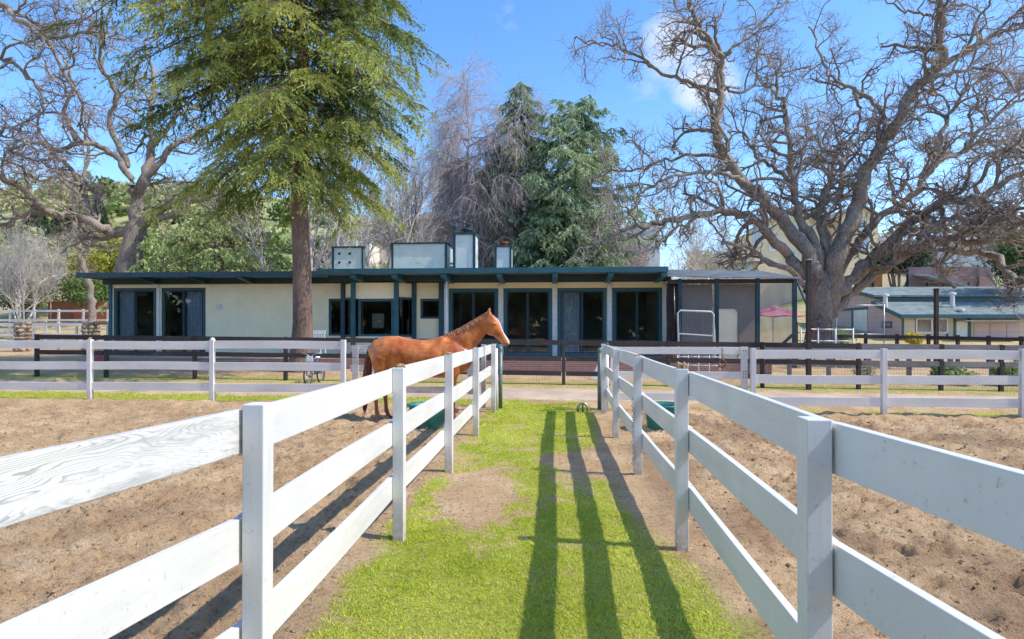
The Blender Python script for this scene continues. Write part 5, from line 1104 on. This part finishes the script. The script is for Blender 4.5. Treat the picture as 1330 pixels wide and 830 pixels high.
def hip(b, x0, x1, y0, y1, z, h, ov=.5):
    x0 -= ov; x1 += ov; y0 -= ov; y1 += ov; m = (y0+y1)/2; k = min((y1-y0)/2, (x1-x0)/2)*.8
    b.add([(x0, y0, z), (x1, y0, z), (x1, y1, z), (x0, y1, z), (x0+k, m, z+h), (x1-k, m, z+h), (x0, y0, z-.2), (x1, y0, z-.2), (x1, y1, z-.2), (x0, y1, z-.2)], [(0, 1, 5, 4), (1, 2, 5), (2, 3, 4, 5), (3, 0, 4), (6, 7, 1, 0), (7, 8, 2, 1), (9, 6, 0, 3)])
def gable(b, x0, x1, y0, y1, z, h, ov=.5):
    """gable facing the camera"""
    m = (x0+x1)/2; x0 -= ov; x1 += ov; s = h/((x1-x0)/2)
    b.add([(x0, y0-ov, z), (m, y0-ov, z+h), (x1, y0-ov, z), (x0, y1, z), (m, y1, z+h), (x1, y1, z), (x0, y0-ov, z-.22), (m, y0-ov, z+h-.22), (x1, y0-ov, z-.22)], [(0, 3, 4, 1), (1, 4, 5, 2), (6, 0, 1, 7), (7, 1, 2, 8)])
def far_house(label, blocks, wallm, roofm, wins, Y, name='hillside_house', cat='house'):
    x, z = XA(blocks[0][0], Y), hz(XA(blocks[0][0], Y), Y); t = thing(name, label, cat, (x, Y, z))
    for (a, c, pe, pr, kind, dy, dp) in blocks:
        x0, x1 = XA(a, Y+dy), XA(c, Y+dy); ze = ZA(pe, (a+c)/2, Y+dy); h = ZA(pr, (a+c)/2, Y+dy)-ze; y0, y1 = Y+dy, Y+dy+dp
        b = MB(); b.box(x0, x1, y0, y1, min(hz(x0, y0), hz(x1, y0))-3, ze)
        if kind == 'gable': b.add([(x0, y0, ze), (x1, y0, ze), ((x0+x1)/2, y0, ze+h*.96)], [(0, 1, 2)])
        b.build('wall', wallm, t); r = MB()
        if kind == 'gable': gable(r, x0, x1, y0, y1, ze, h)
        elif kind == 'hip': hip(r, x0, x1, y0, y1, ze, h)
        else: r.box(x0-.3, x1+.3, y0-.3, y1+.3, ze, ze+.35)
        r.build('roof', roofm, t)
    for (a, c, p0, p1, dy) in wins:
        x0, x1, z0, z1 = XA(a, Y+dy), XA(c, Y+dy), ZA(p1, a, Y+dy), ZA(p0, a, Y+dy); y = Y+dy
        f = MB(); f.box(x0-.15, x1+.15, y-.1, y-.02, z1, z1+.15); f.box(x0-.15, x1+.15, y-.1, y-.02, z0-.15, z0); f.box(x0-.15, x0, y-.1, y-.02, z0, z1); f.box(x1, x1+.15, y-.1, y-.02, z0, z1); f.box((x0+x1)/2-.05, (x0+x1)/2+.05, y-.09, y-.03, z0, z1)
        w = f.build('window', 'wpipe', t); MB().box(x0, x1, y-.05, y-.03, z0, z1).build('pane', 'bluegr', w)
    return t
far_house('two-storey yellow house with gabled roofs on the slope behind the oak', [(975, 1085, 300, 268, 'gable', 2, 10), (1090, 1140, 282, 264, 'gable', 0, 10), (1135, 1180, 318, 300, 'hip', 3, 8)], 'ystuc', 'broof', [(1106, 1123, 286, 297, 0), (1093, 1101, 308, 322, 0), (1112, 1128, 310, 324, 0), (1022, 1034, 292, 306, 2), (1060, 1074, 318, 332, 2), (1020, 1032, 326, 340, 2), (979, 987, 292, 318, 2), (1000, 1012, 310, 325, 2), (1040, 1055, 296, 312, 2)], 74)
far_house('small yellow annexe with white balcony below the yellow house', [(945, 985, 340, 330, 'hip', 0, 7)], 'ystuc', 'broof', [(955, 975, 343, 350, 0)], 64, 'annexe')
far_house('pale flat-roofed block building left of the oak limbs', [(816, 857, 293, 290, 'flat', 0, 9), (760, 816, 305, 302, 'flat', 1, 9)], 'wst', 'wst', [(825, 838, 300, 308, 0), (842, 852, 300, 308, 0), (825, 838, 322, 332, 0)], 80, 'apartment_building', 'building')
far_house('white house with pale blue roof high on the right slope', [(1150, 1300, 312, 292, 'hip', 0, 12)], 'wst', 'bluegr', [(1180, 1195, 316, 326, 0), (1240, 1260, 316, 326, 0)], 84)
far_house('brown-roofed house on the hill behind the cedar trunk', [(425, 480, 308, 288, 'hip', 0, 9), (488, 530, 300, 283, 'hip', 4, 9)], 'taupe', 'broof', [(440, 450, 312, 322, 0), (460, 470, 312, 322, 0)], 66)
far_house('grey hillside house with big roof right of the bare mauve tree', [(530, 575, 285, 268, 'hip', 0, 9)], 'taupe', 'broof', [(545, 560, 290, 298, 0)], 90)
# dark deck house behind the left part of the roof
Y = 40; x0, x1 = XA(197, Y), XA(238, Y); t = thing('deck', 'dark raised deck with thin railing behind the left roof', 'deck', (x0, Y, hz(x0, Y)))
MB().box(x0, x1, Y+2, Y+4, hz(x0, Y)-1, ZA(318, 215, Y)).build('wall', 'dwood', t); MB().box(x0, x1, Y, Y+2, ZA(353, 215, Y)-.3, ZA(353, 215, Y)).build('floor_board', 'dwood', t)
b = MB(); x = x0
while x < x1: b.box(x-.015, x+.015, Y, Y+.03, ZA(353, 215, Y), ZA(338, 215, Y)); x += .14
b.box(x0, x1, Y-.01, Y+.05, ZA(338, 215, Y), ZA(338, 215, Y)+.06); b.build('railing', 'steel', t); x = XA(212, Y-.2); MB().box(x-.07, x+.07, Y-.2, Y-.06, hz(x, Y)-1, ZA(320, 212, Y)).build('post', 'wpipe', t)
# orange fence, terrace wall, tarp roof
def boardfence(label, name, p0, p1, Y, z0p, z1p, mat, postm='dwood', step=1.6):
    x0, x1 = XA(p0, Y), XA(p1, Y); za, zb = ZA(z1p, p0, Y), ZA(z0p, p0, Y); t = thing(name, label, 'fence' if 'fence' in name else 'wall', (x0, Y, za)); MB().box(x0, x1, Y, Y+.06, za-1.5, zb).build('boards', mat, t)
    x = x0
    while x <= x1+.01: MB().box(x-.08, x+.08, Y-.09, Y-.003, za-1.5, zb+.15).build('post', postm, t); x += step
boardfence('orange board fence on the slope above the barn', 'board_fence', 1111, 1146, 60, 344, 358, 'orange'); boardfence('reddish terrace wall with dark posts above the barn roof', 'terrace_wall', 1178, 1290, 56, 347, 374, 'maroon', step=3.0)
x0, x1, Y = XA(1204, 54), XA(1265, 54), 54; t = thing('carport', 'pale blue sloping carport roof on posts above the barn', 'carport', (x0, Y, hz(x0, Y)))
MB().hexa([(x0, Y, ZA(358, 1204, Y)), (x1, Y, ZA(374, 1265, Y)), (x1, Y+4, ZA(368, 1265, Y)), (x0, Y+4, ZA(352, 1204, Y))], [(x0, Y, ZA(356.5, 1204, Y)), (x1, Y, ZA(372.5, 1265, Y)), (x1, Y+4, ZA(366.5, 1265, Y)), (x0, Y+4, ZA(350.5, 1204, Y))]).build('roof', 'bluegr', t)
for x in (x0+.2, x1-.2): MB().box(x-.06, x+.06, Y+.3, Y+.42, hz(x, Y)-1, ZA(366, 1230, Y)).build('post', 'dwood', t)

# ------------------------------------------------------------------ far corrals
def simple_fence(label, pA, pB, tops, n, mat, postm=None, w=.1, th=.035, ht=.13, cat='fence', name='corral_fence', extra=.05, r=None):
    A, B = Vector((pA[0], pA[1], 0)), Vector((pB[0], pB[1], 0)); g = lambda v: hz(v.x, v.y)
    t = thing(name, label, cat, (A.x, A.y, g(A)))
    for i in range(n+1):
        v = A.lerp(B, i/n)
        if r: MB().tube([(v.x, v.y, g(v)-.1), (v.x, v.y, g(v)+tops[0]+extra)], r, 8).build('post', postm or mat, t, smooth=True)
        else: MB().box(v.x-w/2, v.x+w/2, v.y-w/2, v.y+w/2, g(v)-.1, g(v)+tops[0]+extra).build('post', postm or mat, t)
        if i:
            u = A.lerp(B, (i-1)/n)
            for z in tops:
                if r: MB().tube([(u.x, u.y, g(u)+z), (v.x, v.y, g(v)+z)], r*.8, 8).build('rail', mat, t, smooth=True)
                else: MB().beam((u.x, u.y-w*.6, g(u)+z), (v.x, v.y-w*.6, g(v)+z), th, ht).build('rail', mat, t)
PX = lambda p, Y: (XA(p, Y), Y)
simple_fence('white rail fence of the far left corral, nearer one', PX(-60, 27), PX(122, 27), [1.3, .8, .35], 4, 'wx')
simple_fence('white rail fence of the far left corral, farther one below the red wall', PX(-80, 37), PX(140, 37), [1.9, 1.3, .7], 7, 'wx')
simple_fence('brown pole fence between the two white rail fences at the far left', PX(-60, 31), PX(140, 31), [1.35], 5, 'raw', 'wx')
for px, l in ((29, 'rubble stone pier at the far left corral, left one'), (118, 'rubble stone pier by the corner of the house')):
    x, y = XA(px, 26), 26; z = hz(x, y); t = thing('stone_pier', l, 'pier', (x, y, z)); b = MB(); rs = random.Random(px)
    for k in range(46):
        zz = z+.1+(k//6)*.17; a = (k % 6)*1.05+rs.uniform(0, .5); rr = .24; s = rs.uniform(.10, .16); c = (x+rr*math.cos(a), y+rr*math.sin(a), zz)
        b.lathe(c, [(.001, -s*.8), (s*.8, -s*.5), (s*1.05, 0), (s*.75, s*.55), (.001, s*.8)], 7, rs.uniform(.8, 1.3), rs.uniform(.8, 1.2))
    b.build('stones', 'stone', t); MB().box(x-.2, x+.2, y-.2, y+.2, z, z+1.35).build('core', 'stone', t)
Y = 41; x0, x1 = XA(63, Y), XA(140, Y); t = thing('retaining_wall', 'low rust-red board retaining wall left of the house', 'wall', (x0, Y, hz(x0, Y)))
MB().box(x0, x1, Y, Y+.15, hz(x0, Y)-.5, ZA(391, 100, Y)).build('boards', 'red', t); MB().box(x0, XA(95, Y), Y-.04, Y-.003, hz(x0, Y)-.5, ZA(393, 80, Y)).build('end_boards', 'rust', t)
simple_fence('pale wire mesh fence in front of the olive hedge at the far left', PX(-60, 40), PX(66, 40), [1.9, 1.0], 6, 'steel', r=.014)
simple_fence('white tube corral panels beside the oak', PX(1040, 21.5), PX(1108, 21.5), [1.35, .95, .55], 3, 'wpipe', r=.028)
simple_fence('tall steel tube frame fence in front of the pink barn', PX(1086, 27), PX(1148, 27), [2.35, 1.1], 1, 'steel', r=.03)
simple_fence('dark rail fence in front of the pink barn, left section', PX(1084, 25), PX(1206, 25), [1.1, .6], 3, 'dark')
simple_fence('dark rail fence in front of the pink barn, right section', PX(1206, 24.5), PX(1420, 21.5), [1.1, .65], 5, 'dark')
simple_fence('low white railing on the patio under the porch', PX(880, 18.2), PX(935, 18.2), [.55, .3], 4, 'wpipe', r=.016)
simple_fence('grey timber yard fence behind the dark mesh fence on the right', PX(975, 18.5), PX(1400, 18.0), [.85, .45], 8, 'grey')
simple_fence('rusty tube panel at the foot of the oak', PX(1036, 23.2), PX(1080, 23.2), [1.55, 1.2, .9, .6], 2, 'rust', r=.02)
x, y = XA(1216, 26), 26; t = thing('timber_pole', 'tall dark pole in front of the pink barn roof', 'pole', (x, y, hz(x, y))); MB().box(x-.07, x+.07, y-.07, y+.07, hz(x, y)-.1, ZA(376, 1216, y)).build('shaft', 'dark', t, bevel=.01); MB().box(x-.08, x+.08, y-.08, y+.08, ZA(376, 1216, y), ZA(376, 1216, y)+.04).build('cap', 'dark', t)
x, y = XA(1104, 22.5), 22.5; z = hz(x, y); t = thing('picnic_table', 'white picnic table beyond the mesh fence near the oak', 'table', (x, y, z))
MB().box(x-.7, x+.7, y-.35, y+.35, z+.7, z+.74).build('tabletop', 'wplast', t)
for s in (-1, 1): MB().box(x-.7, x+.7, y+s*.65-.12, y+s*.65+.12, z+.42, z+.45).build('bench', 'wplast', t)
for s in (-.5, .5): MB().beam((x+s, y-.6, z+.4), (x+s+.001, y+.6, z+.4), .05, .08).build('crossbar', 'wplast', t); MB().tube([(x+s, y-.5, z), (x+s, y-.2, z+.7)], .03, 6).build('leg', 'wplast', t); MB().tube([(x+s, y+.5, z), (x+s, y+.2, z+.7)], .03, 6).build('leg', 'wplast', t)

# ------------------------------------------------------------------ sky, sun, camera
EL, AZ = R(48.5), math.atan2(1, -.12)
sd = Vector((math.cos(EL)*math.sin(AZ), math.cos(EL)*math.cos(AZ), math.sin(EL)))
w = bpy.data.worlds.new('World'); SC.world = w; w.use_nodes = True; nt = w.node_tree; bg = nt.nodes['Background']
sky = nt.nodes.new('ShaderNodeTexSky'); sky.sky_type = 'NISHITA'; sky.sun_disc = False; sky.sun_elevation = EL; sky.sun_rotation = AZ; sky.air_density = 1.0; sky.dust_density = .4; sky.ozone_density = 3.0
hs = nt.nodes.new('ShaderNodeHueSaturation'); hs.inputs['Hue'].default_value = .504; hs.inputs['Saturation'].default_value = 1.22; hs.inputs['Value'].default_value = 2.05; L(nt, sky.outputs[0], hs.inputs['Color'])
tc = nt.nodes.new('ShaderNodeTexCoord')
def dirmask(px, py, r0, r1):
    q = Vector(W(px, py, 100))-Vector((0, 0, CZ)); q.normalize(); vd = nt.nodes.new('ShaderNodeVectorMath'); vd.operation = 'DOT_PRODUCT'; L(nt, tc.outputs['Generated'], vd.inputs[0]); vd.inputs[1].default_value = q
    mr = nt.nodes.new('ShaderNodeMapRange'); mr.interpolation_type = 'SMOOTHSTEP'; mr.inputs[1].default_value = math.cos(R(r1)); mr.inputs[2].default_value = math.cos(R(r0)); L(nt, vd.outputs['Value'], mr.inputs[0]); return mr.outputs[0]
cn = nt.nodes.new('ShaderNodeTexNoise'); cn.inputs['Scale'].default_value = 5.5; cn.inputs['Detail'].default_value = 8; cn.inputs['Roughness'].default_value = .55
mp = nt.nodes.new('ShaderNodeMapping'); mp.inputs['Scale'].default_value = (1, 1, 1.7); L(nt, tc.outputs['Generated'], mp.inputs[0]); L(nt, mp.outputs[0], cn.inputs['Vector'])
def mth(op, a, b):
    m = nt.nodes.new('ShaderNodeMath'); m.operation = op
    for i, v in enumerate((a, b)):
        if isinstance(v, (int, float)): m.inputs[i].default_value = v
        else: L(nt, v, m.inputs[i])
    return m.outputs[0]
mk = mth('MAXIMUM', mth('MAXIMUM', dirmask(880, 50, .3, 4), dirmask(920, 112, .3, 3.5)), mth('MULTIPLY', dirmask(150, -10, 1, 6), .7))
den = ramp(nt, mth('ADD', mth('MULTIPLY', mk, .26), mth('MULTIPLY', cn.outputs[0], 1.1)), [(.69, 0), (.95, .9)]).outputs[0]
cl = mixc(nt, mth('MULTIPLY', den, .85), hs.outputs[0], (7.2, 7.3, 7.5)); L(nt, cl, bg.inputs[0]); bg.inputs[1].default_value = .15
sun = bpy.data.lights.new('sun', 'SUN'); sun.energy = 5.0; sun.angle = R(.55); sun.color = (1, .935, .83); so = bpy.data.objects.new('sun', sun); COL.objects.link(so); so.rotation_euler = sd.to_track_quat('Z', 'Y').to_euler()
cam = bpy.data.cameras.new('camera'); co = bpy.data.objects.new('camera', cam); COL.objects.link(co); co.location = (0, 0, CZ); co.rotation_euler = (R(90), 0, YAW)
cam.sensor_width = 36; cam.lens = 36*F/1330; cam.shift_y = 12/1330; cam.clip_start = .05; cam.clip_end = 3000; SC.camera = co
SC.view_settings.view_transform = 'Standard'; SC.view_settings.look = 'None'; SC.view_settings.exposure = 0
SC.cycles.max_bounces = 6; SC.cycles.transparent_max_bounces = 12; SC.cycles.use_denoising = True
